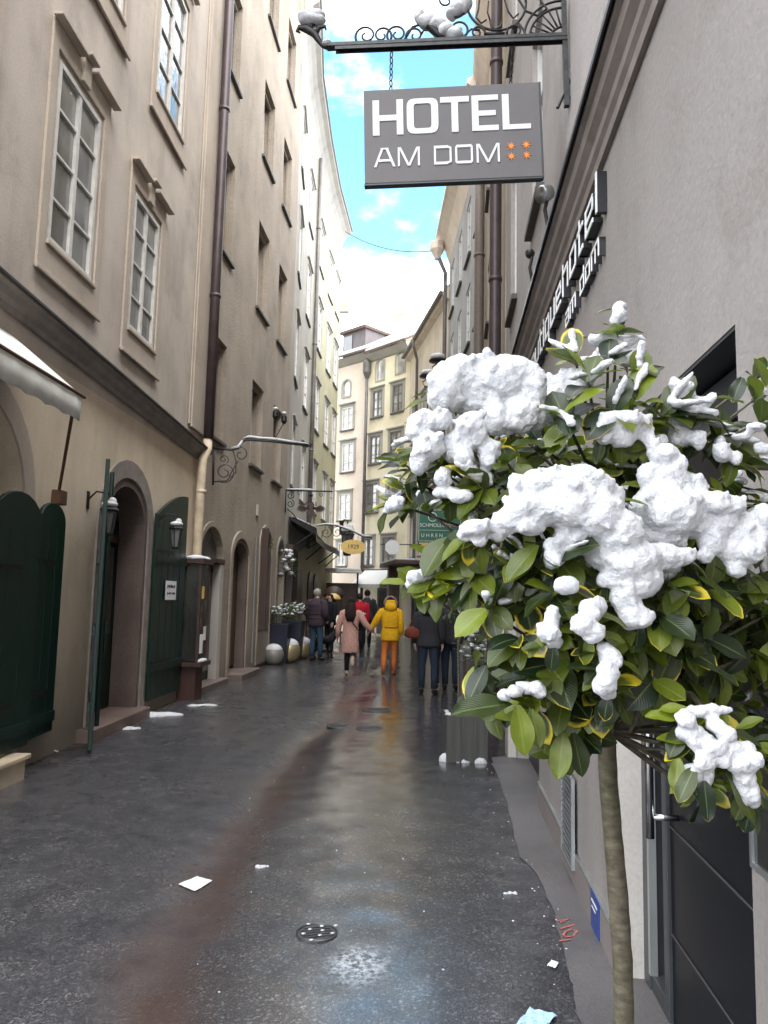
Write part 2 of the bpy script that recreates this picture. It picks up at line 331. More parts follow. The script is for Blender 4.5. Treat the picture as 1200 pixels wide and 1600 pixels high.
def wall(x0, x1, z0, z1, holes, depth, back=4.0, name='wall', mat='A', parent=None, mtx=None, y=0.0):
    """closed wall body with real openings; holes = list of outlines, depth = reveal depth (number or list)"""
    mb = MB(); bm = mb.bm
    bb = [(min(p[0] for p in h), max(p[0] for p in h), min(p[1] for p in h), max(p[1] for p in h)) for h in holes]
    X = sorted({x0, x1, *[q[0] for q in bb], *[q[1] for q in bb]}); Z = sorted({z0, z1, *[q[2] for q in bb], *[q[3] for q in bb]})
    vc = {}
    def V(px, pz, yy=y):
        k = (round(px, 5), round(pz, 5), yy)
        if k not in vc: vc[k] = bm.verts.new((px, yy, pz))
        return vc[k]
    for i in range(len(X)-1):
        for j in range(len(Z)-1):
            cx, cz = (X[i]+X[i+1])/2, (Z[j]+Z[j+1])/2
            if any(q[0] < cx < q[1] and q[2] < cz < q[3] for q in bb): continue
            bm.faces.new((V(X[i], Z[j]), V(X[i+1], Z[j]), V(X[i+1], Z[j+1]), V(X[i], Z[j+1])))
    for h, q in zip(holes, bb):
        if len(h) > 4:                          # spandrels beside an arched head
            arc = h[2:]; mid = len(arc)//2
            for k in range(len(arc)-1):
                c = (q[1], q[3]) if k < mid else (q[0], q[3])
                if (Vector((*arc[k], 0))-Vector((*arc[k+1], 0))).length > 1e-6: bm.faces.new((V(*arc[k]), V(*c), V(*arc[k+1])))
    O = [V(*p) for p in rect(x0, x1, z0, z1)]; bk = [V(p[0], p[1], y+back) for p in rect(x0, x1, z0, z1)]
    for i in range(4): bm.faces.new((O[i], bk[i], bk[(i+1) % 4], O[(i+1) % 4]))
    bm.faces.new(bk)
    for i, h in enumerate(holes):
        dp = depth[i] if isinstance(depth, (list, tuple)) else depth
        v = [V(*p) for p in h]; b = [bm.verts.new((p[0], y+dp, p[1])) for p in h]; n = len(v)
        for k in range(n): bm.faces.new((v[k], b[k], b[(k+1) % n], v[(k+1) % n]))
        bm.faces.new(b)
    return mb.build(name, mat, parent, mtx)
def ring_prism(mb, outer, inner, y0, y1):      # frame between two outlines with the same number of points
    bm = mb.bm; n = len(outer)
    vs = [[bm.verts.new((p[0], yy, p[1])) for p in pts] for pts, yy in ((outer, y0), (inner, y0), (outer, y1), (inner, y1))]
    for i in range(n):
        j = (i+1) % n
        bm.faces.new((vs[0][i], vs[0][j], vs[1][j], vs[1][i])); bm.faces.new((vs[2][i], vs[3][i], vs[3][j], vs[2][j]))
        bm.faces.new((vs[0][j], vs[0][i], vs[2][i], vs[2][j])); bm.faces.new((vs[1][i], vs[1][j], vs[3][j], vs[3][i]))
def inset(pts, d):                             # shrink an outline of a window or arch towards its middle
    cx = sum(p[0] for p in pts)/len(pts); xs = [p[0] for p in pts]; zs = [p[1] for p in pts]; x0, x1, z0, z1 = min(xs), max(xs), min(zs), max(zs); cz = (z0+z1)/2
    kx = 1-2*d/(x1-x0); kz = 1-2*d/(z1-z0); cx = (x0+x1)/2
    return [(cx+(p[0]-cx)*kx, cz+(p[1]-cz)*kz) for p in pts]
def window(parent, x0, x1, z0, z1, y, mtx=None, fw=.06, bars=(1, 2), frame='frame', pane='glass', sill=None, lintel=None, name='window', inner_z=None):
    mb = MB(); ring_prism(mb, rect(x0, x1, z0, z1), rect(x0+fw, x1-fw, z0+fw, z1-fw), y-.05, y+.03)
    nx, nz = bars; W = x1-x0; H = z1-z0
    for i in range(nx):
        c = x0+W*(i+1)/(nx+1); mb.box(c-fw*.6, c+fw*.6, y-.043, y+.022, z0+fw*.9, z1-fw*.9)
    for i in range(nz):
        c = z0+H*(i+1)/(nz+1); mb.box(x0+fw*.9, x1-fw*.9, y-.035, y+.012, c-.014, c+.014)
    f = mb.build(name, frame, parent, mtx)
    p = MB(); p.box(x0+fw*.5, x1-fw*.5, y-.008, y+.006, z0+fw*.5, z1-fw*.5); p.build('pane', pane, f)
    if sill:
        s = MB(); s.box(x0-.1, x1+.1, -sill, y-.051, z0-.07, z0-.003); s.build('sill', 'sill', f, bevel=.006)
    return f
def downpipe(name, pts, r, mat, label, collars=(), group=None, cat='downpipe'):
    mb = MB(); mb.tube(pts, r, 14); o = mb.build(name, mat, None, smooth=True); tag(o, label, cat, group)
    if collars:
        for c in collars:
            k = MB(); k.tube([Vector(c)-Vector((0, 0, .03)), Vector(c)+Vector((0, 0, .03))], r*1.16, 14); k.build('collar', mat, o, smooth=True)
    return o
rnd = random.Random(7)
# ------------------------------------------------------------------ ground
GUT = [(1, -.86), (3.2, -.93), (3.9, -.97), (4.8, -1.0), (5.9, -.97), (7.4, -.91), (9.2, -.84), (10.8, -.65), (14, -.3), (17.5, -.2), (22, .1), (30, .2), (45, .2)]
def gut_x(y):
    for (a, xa), (b, xb) in zip(GUT, GUT[1:]):
        if y <= b: return xa+(xb-xa)*(y-a)/(b-a)
    return GUT[-1][1]
def ground_h(x, y):
    d = x-gut_x(y)-.03*noise.noise((0, y*1.3, 0))
    h = -.028*math.exp(-(d/.2)**2) + .012*noise.noise((x*.9, y*.6, 3)) + .0045*noise.noise((x*4, y*4, 7))
    h += .012*min(1.5, abs(d))
    return h
def ground_mat():
    m, nd, lk, b = nmat('wet_asphalt')
    at = nd.new('ShaderNodeAttribute'); at.attribute_name = 'gutter'; pl = nd.new('ShaderNodeAttribute'); pl.attribute_name = 'pale_patch'; wt = nd.new('ShaderNodeAttribute'); wt.attribute_name = 'wet'
    big = noise_node(nd, lk, .55, 5, .6); mid = noise_node(nd, lk, 4, 6, .65); fine = noise_node(nd, lk, 95, 3, .7)
    vo = nd.new('ShaderNodeTexVoronoi'); vo.inputs['Scale'].default_value = 85; t = nd.new('ShaderNodeTexCoord'); lk.new(t.outputs['Object'], vo.inputs['Vector'])
    c = ramp(nd, lk, mid.outputs[0], [(.3, (.028, .028, .031)), (.55, (.050, .049, .052)), (.75, (.080, .078, .081))]).outputs[0]
    sp = ramp(nd, lk, vo.outputs['Color'], [(.4, (.65, .65, .65)), (.72, (1.1, 1.1, 1.1)), (.93, (3.2, 3.2, 3.2))])
    c = mixc(nd, lk, .8, c, sp.outputs[0], 'MULTIPLY')
    gr = ramp(nd, lk, noise_node(nd, lk, 170, 2, .5).outputs[0], [(.56, (0, 0, 0)), (.66, (1, 1, 1))]); gf = nd.new('ShaderNodeMath'); gf.operation = 'MULTIPLY'; lk.new(gr.outputs[0], gf.inputs[0]); lk.new(mid.outputs[0], gf.inputs[1]); c = mixc(nd, lk, gf.outputs[0], c, (.20, .195, .20))
    bg_ = ramp(nd, lk, big.outputs[0], [(.35, (.7, .7, .73)), (.65, (1.3, 1.28, 1.26))]); c = mixc(nd, lk, .8, c, bg_.outputs[0], 'MULTIPLY')
    gm = nd.new('ShaderNodeMath'); gm.operation = 'MULTIPLY_ADD'; lk.new(mid.outputs[0], gm.inputs[0]); gm.inputs[1].default_value = 1.2; gm.inputs[2].default_value = .15
    g2 = nd.new('ShaderNodeMath'); g2.operation = 'MULTIPLY'; g2.use_clamp = True; lk.new(gm.outputs[0], g2.inputs[0]); lk.new(at.outputs['Fac'], g2.inputs[1])
    c = mixc(nd, lk, g2.outputs[0], c, (.060, .038, .032))
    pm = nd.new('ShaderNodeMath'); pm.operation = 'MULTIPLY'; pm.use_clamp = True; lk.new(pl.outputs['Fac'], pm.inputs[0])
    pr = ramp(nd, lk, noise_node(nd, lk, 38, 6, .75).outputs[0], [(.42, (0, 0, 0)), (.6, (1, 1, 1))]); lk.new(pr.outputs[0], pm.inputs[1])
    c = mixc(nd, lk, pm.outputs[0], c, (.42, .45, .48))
    lk.new(c, b.inputs['Base Color'])
    # wetness: glossy film between the stones, duller where the stones stand proud
    ww = nd.new('ShaderNodeMath'); ww.operation = 'ADD'; lk.new(big.outputs[0], ww.inputs[0]); lk.new(wt.outputs['Fac'], ww.inputs[1])
    w2 = nd.new('ShaderNodeMath'); w2.operation = 'MULTIPLY_ADD'; lk.new(mid.outputs[0], w2.inputs[0]); w2.inputs[1].default_value = .7; lk.new(ww.outputs[0], w2.inputs[2])
    rr = nd.new('ShaderNodeMapRange'); rr.inputs[1].default_value = .6; rr.inputs[2].default_value = 1.25; rr.inputs[3].default_value = .46; rr.inputs[4].default_value = .10; lk.new(w2.outputs[0], rr.inputs[0]); lk.new(rr.outputs[0], b.inputs['Roughness'])
    ir = nd.new('ShaderNodeMapRange'); ir.inputs[1].default_value = .75; ir.inputs[2].default_value = 1.3; ir.inputs[3].default_value = 1.33; ir.inputs[4].default_value = 1.9; lk.new(w2.outputs[0], ir.inputs[0]); lk.new(ir.outputs[0], b.inputs['IOR'])
    bs = nd.new('ShaderNodeMapRange'); bs.inputs[1].default_value = .6; bs.inputs[2].default_value = 1.3; bs.inputs[3].default_value = .9; bs.inputs[4].default_value = .12; lk.new(w2.outputs[0], bs.inputs[0])
    bp = nd.new('ShaderNodeBump'); bp.inputs['Distance'].default_value = .005; lk.new(bs.outputs[0], bp.inputs['Strength']); lk.new(fine.outputs[0], bp.inputs['Height']); lk.new(bp.outputs[0], b.inputs['Normal'])
    return m
M['road'] = ground_mat()
def grid_sheet(name, mat, xs, ys, hfun, attrs, keep=None):
    me = bpy.data.meshes.new(name); V = []; idx = {}; F = []
    for j, y in enumerate(ys):
        for i, x in enumerate(xs): idx[i, j] = len(V); V.append((x, y, hfun(x, y)))
    for j in range(len(ys)-1):
        for i in range(len(xs)-1): F.append((idx[i, j], idx[i+1, j], idx[i+1, j+1], idx[i, j+1]))
    me.from_pydata(V, [], F); me.shade_smooth()
    for an, fn in attrs.items():
        a = me.attributes.new(an, 'FLOAT', 'POINT'); a.data.foreach_set('value', [fn(v[0], v[1]) for v in V])
    me.materials.append(mat); o = bpy.data.objects.new(name, me); COL.objects.link(o); return o
def fr_range(a, b, s):
    n = int(round((b-a)/s)); return [a+(b-a)*i/n for i in range(n+1)]
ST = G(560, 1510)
def pale_patch(x, y):  # pale bluish patch plus noise-shaped pale areas, mixed into the road colour
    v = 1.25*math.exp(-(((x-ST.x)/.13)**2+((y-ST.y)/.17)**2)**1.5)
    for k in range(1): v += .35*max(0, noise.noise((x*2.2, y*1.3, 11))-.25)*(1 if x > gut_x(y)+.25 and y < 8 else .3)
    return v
PE = [(.72, .5), (.74, 2.2), (.84, 3.3), (.93, 4.0), (.985, 4.64), (1.0, 4.95), (.95, 5.24), (1.0, 5.8), (1.06, 6.37), (1.13, 7.3), (1.17, 8.0), (1.22, 8.5)]
def pe_x(y):
    for (xa, a), (xb, b) in zip(PE, PE[1:]):
        if y <= b: return xa+(xb-xa)*(y-a)/(b-a)+.022*noise.noise((y*3.1, 0, 5))+.008*noise.noise((y*17, 0, 9))
    return PE[-1][0]
def wetf(x, y):
    return (.04+.36/(1+math.exp(-(x-gut_x(y)-.15+.5*noise.noise((x*.8, y*.5, 2)))/.16)))+.18*min(1, max(0, (y-6)/8))-.42*math.exp(-((x-pe_x(y)+.05)/.33)**2)*(1 if y < 7.5 else 0)
ys = fr_range(.5, 14, .05)+fr_range(14, 44, .15)[1:]
road = tag(grid_sheet('road', M['road'], fr_range(-5.2, 3.6, .05), ys, ground_h, {'gutter': lambda x, y: min(1, 1.3*math.exp(-(abs(x-gut_x(y)-.10*noise.noise((1, y*1.7, 0))-.05*noise.noise((x*3, y*5, 0)))/(.19 if y < 9 else .12))**2.2)), 'pale_patch': pale_patch, 'wet': wetf}), kind='structure')
mb = MB(); mb.box(-400, 400, -300, 800, -.6, -.1); tag(mb.build('ground', plaster('ground_grey', (.07, .07, .07), 20, .01)), kind='structure')
# pavement strip along the hotel: a worn asphalt edge against paler concrete
pm_ = plaster('pavement_concrete', (.125, .118, .118), 90, .003, .25, .6, rough=.5)
me = bpy.data.meshes.new('pavement'); V = []; Fc = []
yy = fr_range(.6, 8.45, .03)
for y in yy:
    a = pe_x(y); bX = 1.02+.083*(y-2.3)+.35
    for k in range(7):
        x = a+(bX-a)*k/6; V.append((x, y, ground_h(x, y)+.006+.006*min(1, k)))
for j in range(len(yy)-1):
    for k in range(6): q = j*7+k; Fc.append((q, q+1, q+8, q+7))
me.from_pydata(V, [], Fc); me.shade_smooth(); me.materials.append(pm_); o = bpy.data.objects.new('pavement', me); COL.objects.link(o); tag(o, kind='structure')
# ------------------------------------------------------------------ left house A : beige, with shop doors
def base2(v): return (v.x, v.y)
FA = Frame(base2(G(0, 1215)), base2(G(300, 1085)))
hA = thing('town_house', 'beige plastered house with green shuttered doors, nearest on the left', 'house', FA.a, FA.rz)
L1 = -5.0; LA = 6.05
W1 = (.10, 1.12, 5.18, 7.12); W2 = (2.27, 3.2, 5.08, 6.9); W3 = (2.78, 3.9, 8.68, 10.8); W4 = (.45, 1.5, 8.72, 10.8); W0 = (-2.2, -1.15, 5.2, 7.1)
wins = [W1, W2, W3, W4, W0]
doorA = arc_outline(1.9, 3.42, .12, 2.55, .62); arch0 = arc_outline(-1.75, .03, .22, 2.45, .95)
wall(L1, LA, 3.98, 20, [rect(*q) for q in wins], .08, mat='A', parent=hA)
wall(L1, LA, -.3, 3.98, [doorA, arch0], [.38, .5], mat='A_low', parent=hA, back=3.9).name = 'wall'
for i, q in enumerate(wins):
    f = window(hA, *q, .035, fw=.055, bars=(1, 3), frame='frame', pane='glass_a')
    s = MB(); x0, x1, z0, z1 = q
    ring_prism(s, rect(x0-.2, x1+.22, z0-.36, z1+.34), rect(x0-.07, x1+.07, z0-.07, z1+.07), -.03, -.001)
    s.box(x0-.06, x1+.06, -.06, -.001, z0-.065, z0-.02); s.box(x0-.24, x1+.24, -.06, -.031, z0-.39, z0-.34)
    sr = s.build('surround', 'trim', f, bevel=.008)
    h = MB(); c = (x0+x1)/2
    if i in (0, 1, 4):
        h.box(x0-.24, c-.13, -.13, -.031, z1+.31, z1+.34); h.box(c+.13, x1+.28, -.13, -.031, z1+.31, z1+.34); h.box(c-.11, c+.11, -.15, -.031, z1+.36, z1+.39)
        h.box(c-.09, c+.09, -.07, -.031, z1+.075, z1+.355)
    else:
        h.box(x0-.24, x1+.28, -.12, -.031, z1+.345, z1+.375)
    h.build('hood', 'trim', f, bevel=.006)
# casement left ajar, its own sash
mb = MB(); ring_prism(mb, rect(0, .42, 5.22, 6.02), rect(.05, .37, 5.27, 5.97), -.02, .02)
mb = None
rot = Matrix.Rotation(.036, 4, 'Y')
c = MB(); c.extr([(0, 4.10), (-.04, 4.10), (-.05, 4.15), (-.10, 4.18), (-.12, 4.24), (-.17, 4.26), (-.17, 4.295), (0, 4.345)], L1, LA-.1); c.build('cornice', 'moulding', hA, Matrix.Translation((2, -.004, 4.2)) @ rot @ Matrix.Translation((-2, 0, -4.2)))
c = MB(); c.extr([(0, 4.36), (-.195, 4.30), (-.195, 4.275), (-.185, 4.275), (-.185, 4.293), (0, 4.35)], L1, LA-.1); c.build('flashing', 'flash', hA, Matrix.Translation((2, -.006, 4.2)) @ rot @ Matrix.Translation((-2, 0, -4.2)))
pq = MB(); pq.box(5.02, 5.1, -.03, -.002, 4.45, 20); pq.box(5.1, LA, -.05, -.002, 4.42, 20); pq.build('pilaster', 'trim', hA, bevel=.01)
# arch surrounds
s = MB(); o1 = arc_outline(1.72, 3.6, .0, 2.58, .82); i1 = arc_outline(1.9, 3.42, .0, 2.55, .62); ring_prism(s, o1, i1, -.03, -.002); s.build('arch_surround', 'moulding', hA)
s = MB(); o1 = arc_outline(1.897, 3.423, .118, 2.553, .622); i1 = arc_outline(2.0, 3.34, .14, 2.50, .56); ring_prism(s, o1, i1, -.006, .36); s.build('door_reveal', 'stone', hA)
s = MB(); o1 = arc_outline(-1.95, .22, .0, 2.48, 1.15); i1 = arc_outline(-1.75, .03, .0, 2.45, .95); ring_prism(s, o1, i1, -.028, -.002); s.build('arch_surround', 'trim', hA)
# shop door inside the arch
d = MB(); d.box(1.95, 3.4, .372, .42, .14, 3.1); dd = d.build('door', 'green_dk', hA)
g = MB(); g.box(2.08, 2.58, .35, .368, 1.15, 2.3); g.box(2.68, 3.2, .35, .368, 1.15, 2.3); g.build('pane', 'glass_d', dd)
g = MB(); g.box(2.0, 2.59, .33, .369, .92, 1.08); g.box(2.6, 2.66, .335, .369, .15, 3.0); g.box(2.67, 3.3, .33, .369, 2.36, 2.46); g.build('rail', 'wood_d', dd)
g = MB(); g.box(2.12, 2.5, .338, .349, 1.74, 1.9); g.build('sticker', 'cyan', dd)
t = MB(); t.box(1.55, 3.45, -.18, .365, -.1, .16); t.build('doorstep', 'stone_red', hA, bevel=.012)
xe = FA.at(50, 1172, -.30)[0]; t = MB(); t.box(-2.2, xe-.04, -.27, .3, -.1, .19); t.box(-2.2, xe, -.30, .3, .191, .235); t.build('doorstep', 'pipe_cream', hA, bevel=.01)
# shutters
def leafshape(w, h, rise, n=10, half=None):
    if half == 'r': return [(0, 0), (w, 0), (w, h+rise)]+[(w*(1-k/n), h+rise*math.cos(math.pi/2*k/n)) for k in range(1, n+1)]
    return [(0, 0), (w, 0)]+[(w/2+w/2*math.cos(math.pi*k/n), h+rise*math.sin(math.pi*k/n)) for k in range(n+1)]
def shutter(parent, w, h, rise, mtx, half=None, boards=4, battens=(.12, .62)):
    a = MB(); a.prism(leafshape(w, h, rise, half=half), .045); o = a.build('shutter', 'green', parent, mtx, bevel=.006)
    b = MB()
    for k in range(1, boards): b.box(w*k/boards-.006, w*k/boards+.006, -.004, -.0005, .03, h-.05)
    for q in battens: b.box(.01, w-.01, -.022, -.0005, h*q, h*q+.1)
    b.build('batten', 'green', o)
    for q in (.18, .78): hg = MB(); hg.box(-.015 if half == 'r' else .0, w*.55, -.030, -.0225, h*q+.03, h*q+.075); hg.build('hinge', 'black', o)
    return o
sh = shutter(hA, .86, 2.02, .3, Matrix.Translation((-.72, -.16, .27)), boards=3, battens=(.06,))
sh = shutter(hA, .60, 2.08, .19, Matrix.Translation((.12, -.15, .30)) @ Matrix.Rotation(.06, 4, 'Z'), boards=3, battens=(.05,))
shutter(hA, 1.42, 2.62, .42, Matrix.Translation((3.63, -.075, .2)), half='r', boards=5, battens=(.15, .74))
shutter(hA, .86, 2.62, .45, Matrix.Translation((1.76, -.05, .06)) @ Matrix.Rotation(math.pi+.40, 4, 'Z'), half='r', boards=4, battens=(.15, .45, .74))
b = MB(); b.tube([(1.86, -.10, .1), (1.86, -.10, 3.12)], .028, 8); b.box(1.84, 1.90, -.14, -.07, 1.0, 1.35); b.build('shutter_bar', 'green', hA)
# ------------------------------------------------------------------ left house B : roughcast with deep windows
FB = Frame(base2(G(300, 1085)), base2(G(425, 1036)))
hB = thing('town_house', 'rough grey-brown plastered house with deep windows and four arched doorways', 'house', FB.a, FB.rz)
LB = 7.42; cols = [(.10, 1.12), (3.22, 4.30), (5.45, 6.50)]; rows = [(4.55, 6.45), (8.12, 10.15), (11.72, 13.6), (15.2, 17.0)]
hs = [rect(x0+.01*k, x1+.01*k, z0, z1) for (x0, x1) in cols for k, (z0, z1) in enumerate(rows)]
dpth = [.36]*len(hs)
a1 = arc_outline(-.02, 1.40, .12, 2.34, .58); a2 = arc_outline(2.15, 3.45, .12, 2.45, .42); a3 = arc_outline(4.55, 5.75, .85, 2.9, .36); a4 = arc_outline(6.45, 7.3, .55, 2.7, .45)
wall(0, LB, -.3, 20, hs+[a1, a2, a3, a4], dpth+[.18, .26, .24, .12], mat='B', parent=hB, back=5)
for (x0, x1) in cols:
    for k, (z0, z1) in enumerate(rows):
        x0k, x1k = x0+.01*k, x1+.01*k
        f = window(hB, x0k+.003, x1k-.003, z0+.003, z1-.003, .30, fw=.07, bars=(1, 2), frame='frame', pane='glass')
        s = MB(); s.box(x0k-.06, x1k+.06, -.07, .24, z0-.06, z0+.002); s.build('sill', 'sill', f, bevel=.006)
        s = MB(); ring_prism(s, rect(x0k+.004, x1k-.004, z0+.01, z1-.004), rect(x0k+.03, x1k-.03, z0+.012, z1-.09), .1, .15); s.build('inner_trim', 'B', f)
def arch_trim(parent, x0, x1, z0, zs, rise, wd, mat, y0=-.04):
    s = MB(); ring_prism(s, arc_outline(x0-wd, x1+wd, z0, zs, rise+wd), arc_outline(x0, x1, z0, zs, rise), y0, -.002); return s.build('arch_surround', mat, parent, bevel=.008)
arch_trim(hB, -.02, 1.40, .12, 2.34, .58, .1, 'B'); arch_trim(hB, 2.15, 3.45, .0, 2.45, .42, .16, 'B'); arch_trim(hB, 4.55, 5.75, .1, 2.9, .36, .12, 'B'); arch_trim(hB, 6.45, 7.3, .3, 2.7, .45, .1, 'moulding')
d = MB(); d.box(.0, 1.38, .12, .17, .14, 2.26); dd = d.build('door', 'green_dk', hB); g = MB(); g.box(.6, 1.2, .1, .118, .3, 2.1); g.build('pane', 'glass_d', dd)
d = MB(); d.prism(arc_outline(.02, 1.36, 2.35, 2.36, .54), .04, origin=Vector((0, .10, 0))); d.build('fanlight', simple('fanlight_stucco', (.13, .12, .11), .6, 0, .5, 3), hB)
d = MB(); d.box(-.06, 1.46, -.06, .17, 2.27, 2.36); d.build('transom', 'wood_d', hB, bevel=.006)
d = MB(); d.box(1.2, 1.42, -.05, .11, -.05, 2.26); d.build('pier', 'jamb', hB, bevel=.015)
d = MB(); d.box(-.1, 1.55, -.2, .3, -.1, .13); d.build('doorstep', 'stone', hB, bevel=.01)
d = MB(); d.prism(arc_outline(2.2, 3.4, .2, 2.44, .38), .05, origin=Vector((0, .2, 0))); dd = d.build('door', wood('door_brown', (.085, .05, .035), .5), hB)
g = MB(); g.box(2.6, 3.1, .185, .198, 1.3, 1.75); g.build('letter_slots', 'sill', dd)
g = MB(); g.box(2.68, 2.98, .182, .184, 1.64, 1.66); g.box(2.68, 2.98, .182, .184, 1.5, 1.52); g.box(2.68, 2.98, .182, .184, 1.38, 1.40); g.build('name_plate', 'alu', dd)
d = MB(); d.box(2.0, 3.6, -.35, .3, -.1, .14); d.build('doorstep', 'stone', hB, bevel=.012)
d = MB(); d.prism(arc_outline(4.58, 5.72, .9, 2.88, .33), .04, origin=Vector((0, .19, 0))); dd = d.build('shop_window', 'glass_d', hB)
g = MB(); g.box(4.6, 4.98, .1, .188, .9, 2.75); g.box(5.0, 5.06, .12, .188, .9, 3.0); g.build('frame', 'wood_r', dd)
d = MB(); d.box(4.5, 4.56, -.2, -.045, .9, 3.25); d.build('shutter', 'wood_d', hB)
d = MB(); d.prism(arc_outline(6.47, 7.28, .58, 2.68, .42), .04, origin=Vector((0, .1, 0))); d.build('shop_window', glass('glass_pale', (.16, .16, .15), .08), hB)
s = MB(); ring_prism(s, arc_outline(2.147, 3.453, .118, 2.453, .423), arc_outline(2.24, 3.36, .13, 2.42, .36), -.01, .19); s.build('door_reveal', 'stone', hB)
s = MB(); ring_prism(s, arc_outline(4.547, 5.753, .848, 2.903, .363), arc_outline(4.62, 5.68, .9, 2.86, .3), -.008, .18); s.build('door_reveal', 'stone', hB)
d = MB(); d.tube([(3.95, -.06, .2), (3.98, -.05, 3.0)], .02, 6); d.build('conduit', 'alu', hB)
d = MB(); d.box(4.02, 4.2, -.05, -.002, 3.5, 3.54); d.box(4.02, 4.06, -.05, -.002, 3.54, 3.75); d.build('wall_hook', 'trim', hB)
# ------------------------------------------------------------------ left houses C, D : concave row with a cove eave
PC = [(-2.67, 20.62), (-2.85, 24), (-2.80, 27.5), (-2.65, 31), (-2.30, 35)]
def row_house(pts, mat, label, winrows, seed, nper, zt=19.2, cat='house', low=None, frame='frame_w', pane='glass_c'):
    frs = [Frame(pts[i], pts[i+1]) for i in range(len(pts)-1)]; b = frs[0]; h = thing('town_house', label, cat, b.a, b.rz); r = random.Random(seed)
    for i, fr in enumerate(frs):
        m = rel(fr, b); n = nper[i]; ww = 1.05; hs = []
        for k in range(n):
            c = fr.L*(k+.5)/n
            for z0, z1 in winrows: hs.append((c-ww/2, c+ww/2, z0, z1))
        wall(0, fr.L, -.3, zt, [rect(*q) for q in hs], .12, mat=mat, parent=h, mtx=m, back=4.0)
        for q in hs:
            f = window(h, *q, .06, mtx=m, fw=.07, bars=(1, 2), frame=frame, pane=pane if r.random() < .6 else 'glass', sill=.06)
            s = MB(); x0, x1, z0, z1 = q; ring_prism(s, rect(x0-.13, x1+.13, z0-.003, z1+.16), rect(x0-.002, x1+.002, z0-.002, z1+.002), -.03, -.002); s.box(x0-.18, x1+.18, -.09, -.031, z1+.1, z1+.16); s.build('surround', 'eave', f)
    return h, frs
RW = [(4.9, 6.8), (8.1, 10.0), (11.3, 13.2), (14.6, 16.4)]
hC, frC = row_house(PC[:3], 'C', 'cream house with white window surrounds, between the roughcast house and the pale green one', RW, 3, (1, 1))
hD, frD = row_house(PC[2:], 'D', 'tall pale yellow-green house at the bend with a sweeping white eave', RW, 5, (1, 2))
def cove(h, frs, zt=19.2):
    prof = [(0, zt-.8), (-.05, zt-.6), (-.14, zt-.4), (-.28, zt-.2), (-.43, zt-.1), (-.45, zt-.02), (0, zt+.25)]
    for i, fr in enumerate(frs):
        c = MB(); c.extr(prof, -.02, fr.L+.02); c.build('eave', 'eave', h, rel(fr, frs[0]) @ Matrix.Translation((0, -.003, 0)))
        c = MB(); c.extr([(-.45, zt-.03), (-.50, zt+.0), (-.50, zt+.06), (-.44, zt+.03)], -.03, fr.L+.03); c.build('gutter', 'pipe_grey', h, rel(fr, frs[0]) @ Matrix.Translation((0, -.003, 0)))
cove(hC, frC); cove(hD, frD)
mb = MB(); f2 = frD[1]
mb.box(f2.L-.02, f2.L+.25, -.4, 3, 15.2, 15.7); mb.build('side_cornice', 'eave', hD, rel(f2, frD[0]))
# ground floor fronts of C / D
for fr, x0, x1 in ((frC[0], 1.2, 2.8), (frC[1], .8, 2.4), (frD[0], .6, 1.6), (frD[0], 2.2, 3.2)):
    d = MB(); d.prism(arc_outline(x0, x1, .1, 2.1, .5), .05, origin=Vector((0, -.06, 0))); par = hC if fr in frC else hD; base = frC[0] if fr in frC else frD[0]
    d.build('shop_door', 'wood_d', par, rel(fr, base))
# ------------------------------------------------------------------ hotel on the right
HE = (1.64, 10.33); hu = Vector((.0797, .9968, 0)); HN = Vector((HE[0], HE[1], 0))-hu*18.7
FH = Frame(HE, (HN.x, HN.y)); LH = 18.7
def hx(u): return 6.7-u             # distance along the wall from the far end; u = metres beyond the near door jamb
hH = thing('hotel_building', 'grey rendered hotel front with raised letters and a black entrance, nearest on the right', 'hotel', FH.a, FH.rz)
dx0, dx1 = hx(-.02), hx(-1.58)
sx0, sx1 = hx(4.75), hx(2.88)
hup = [(hx(3.55), hx(2.75), 5.35, 7.3), (hx(6.0), hx(5.2), 5.35, 7.3), (hx(3.55), hx(2.75), 8.9, 10.8), (hx(6.0), hx(5.2), 8.9, 10.8), (hx(.6), hx(-.3), 7.0, 9.0)]
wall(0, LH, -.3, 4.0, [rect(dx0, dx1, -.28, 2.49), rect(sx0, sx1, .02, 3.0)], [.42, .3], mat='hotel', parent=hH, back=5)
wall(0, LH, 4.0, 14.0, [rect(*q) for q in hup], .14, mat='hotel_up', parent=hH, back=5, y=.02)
for q in hup: window(hH, *q, .12, fw=.06, bars=(1, 2), frame='frame_w', pane='glass', sill=.05)
c = MB(); c.extr([(0, 3.98), (-.025, 3.98), (-.03, 4.03), (-.05, 4.05), (-.055, 4.09), (-.09, 4.12), (-.10, 4.17), (-.125, 4.18), (-.125, 4.215), (.0, 4.26)], 0, LH); c.build('cornice', 'moulding', hH, Matrix.Translation((0, -.002, 0)))
c = MB(); c.extr([(.01, 4.275), (-.15, 4.222), (-.15, 4.19), (-.14, 4.19), (-.14, 4.212), (.01, 4.262)], 0, LH); c.build('flashing', 'flash', hH, Matrix.Translation((0, -.002, 0)))
# plinth with a pale metal bead
p = MB(); p.box(hx(2.87), hx(-.02), -.018, -.001, -.2, .21); p.build('plinth', 'hotel_plinth', hH, Matrix.Translation((0, 0, 0)))
p = MB(); p.box(hx(2.87), hx(-.02), -.022, -.001, .213, .222); p.build('bead', 'alu', hH)
p = MB(); p.box(dx0-.0, dx0+.012, -.004, .12, -.2, 2.47); p.build('jamb', 'jamb', hH)
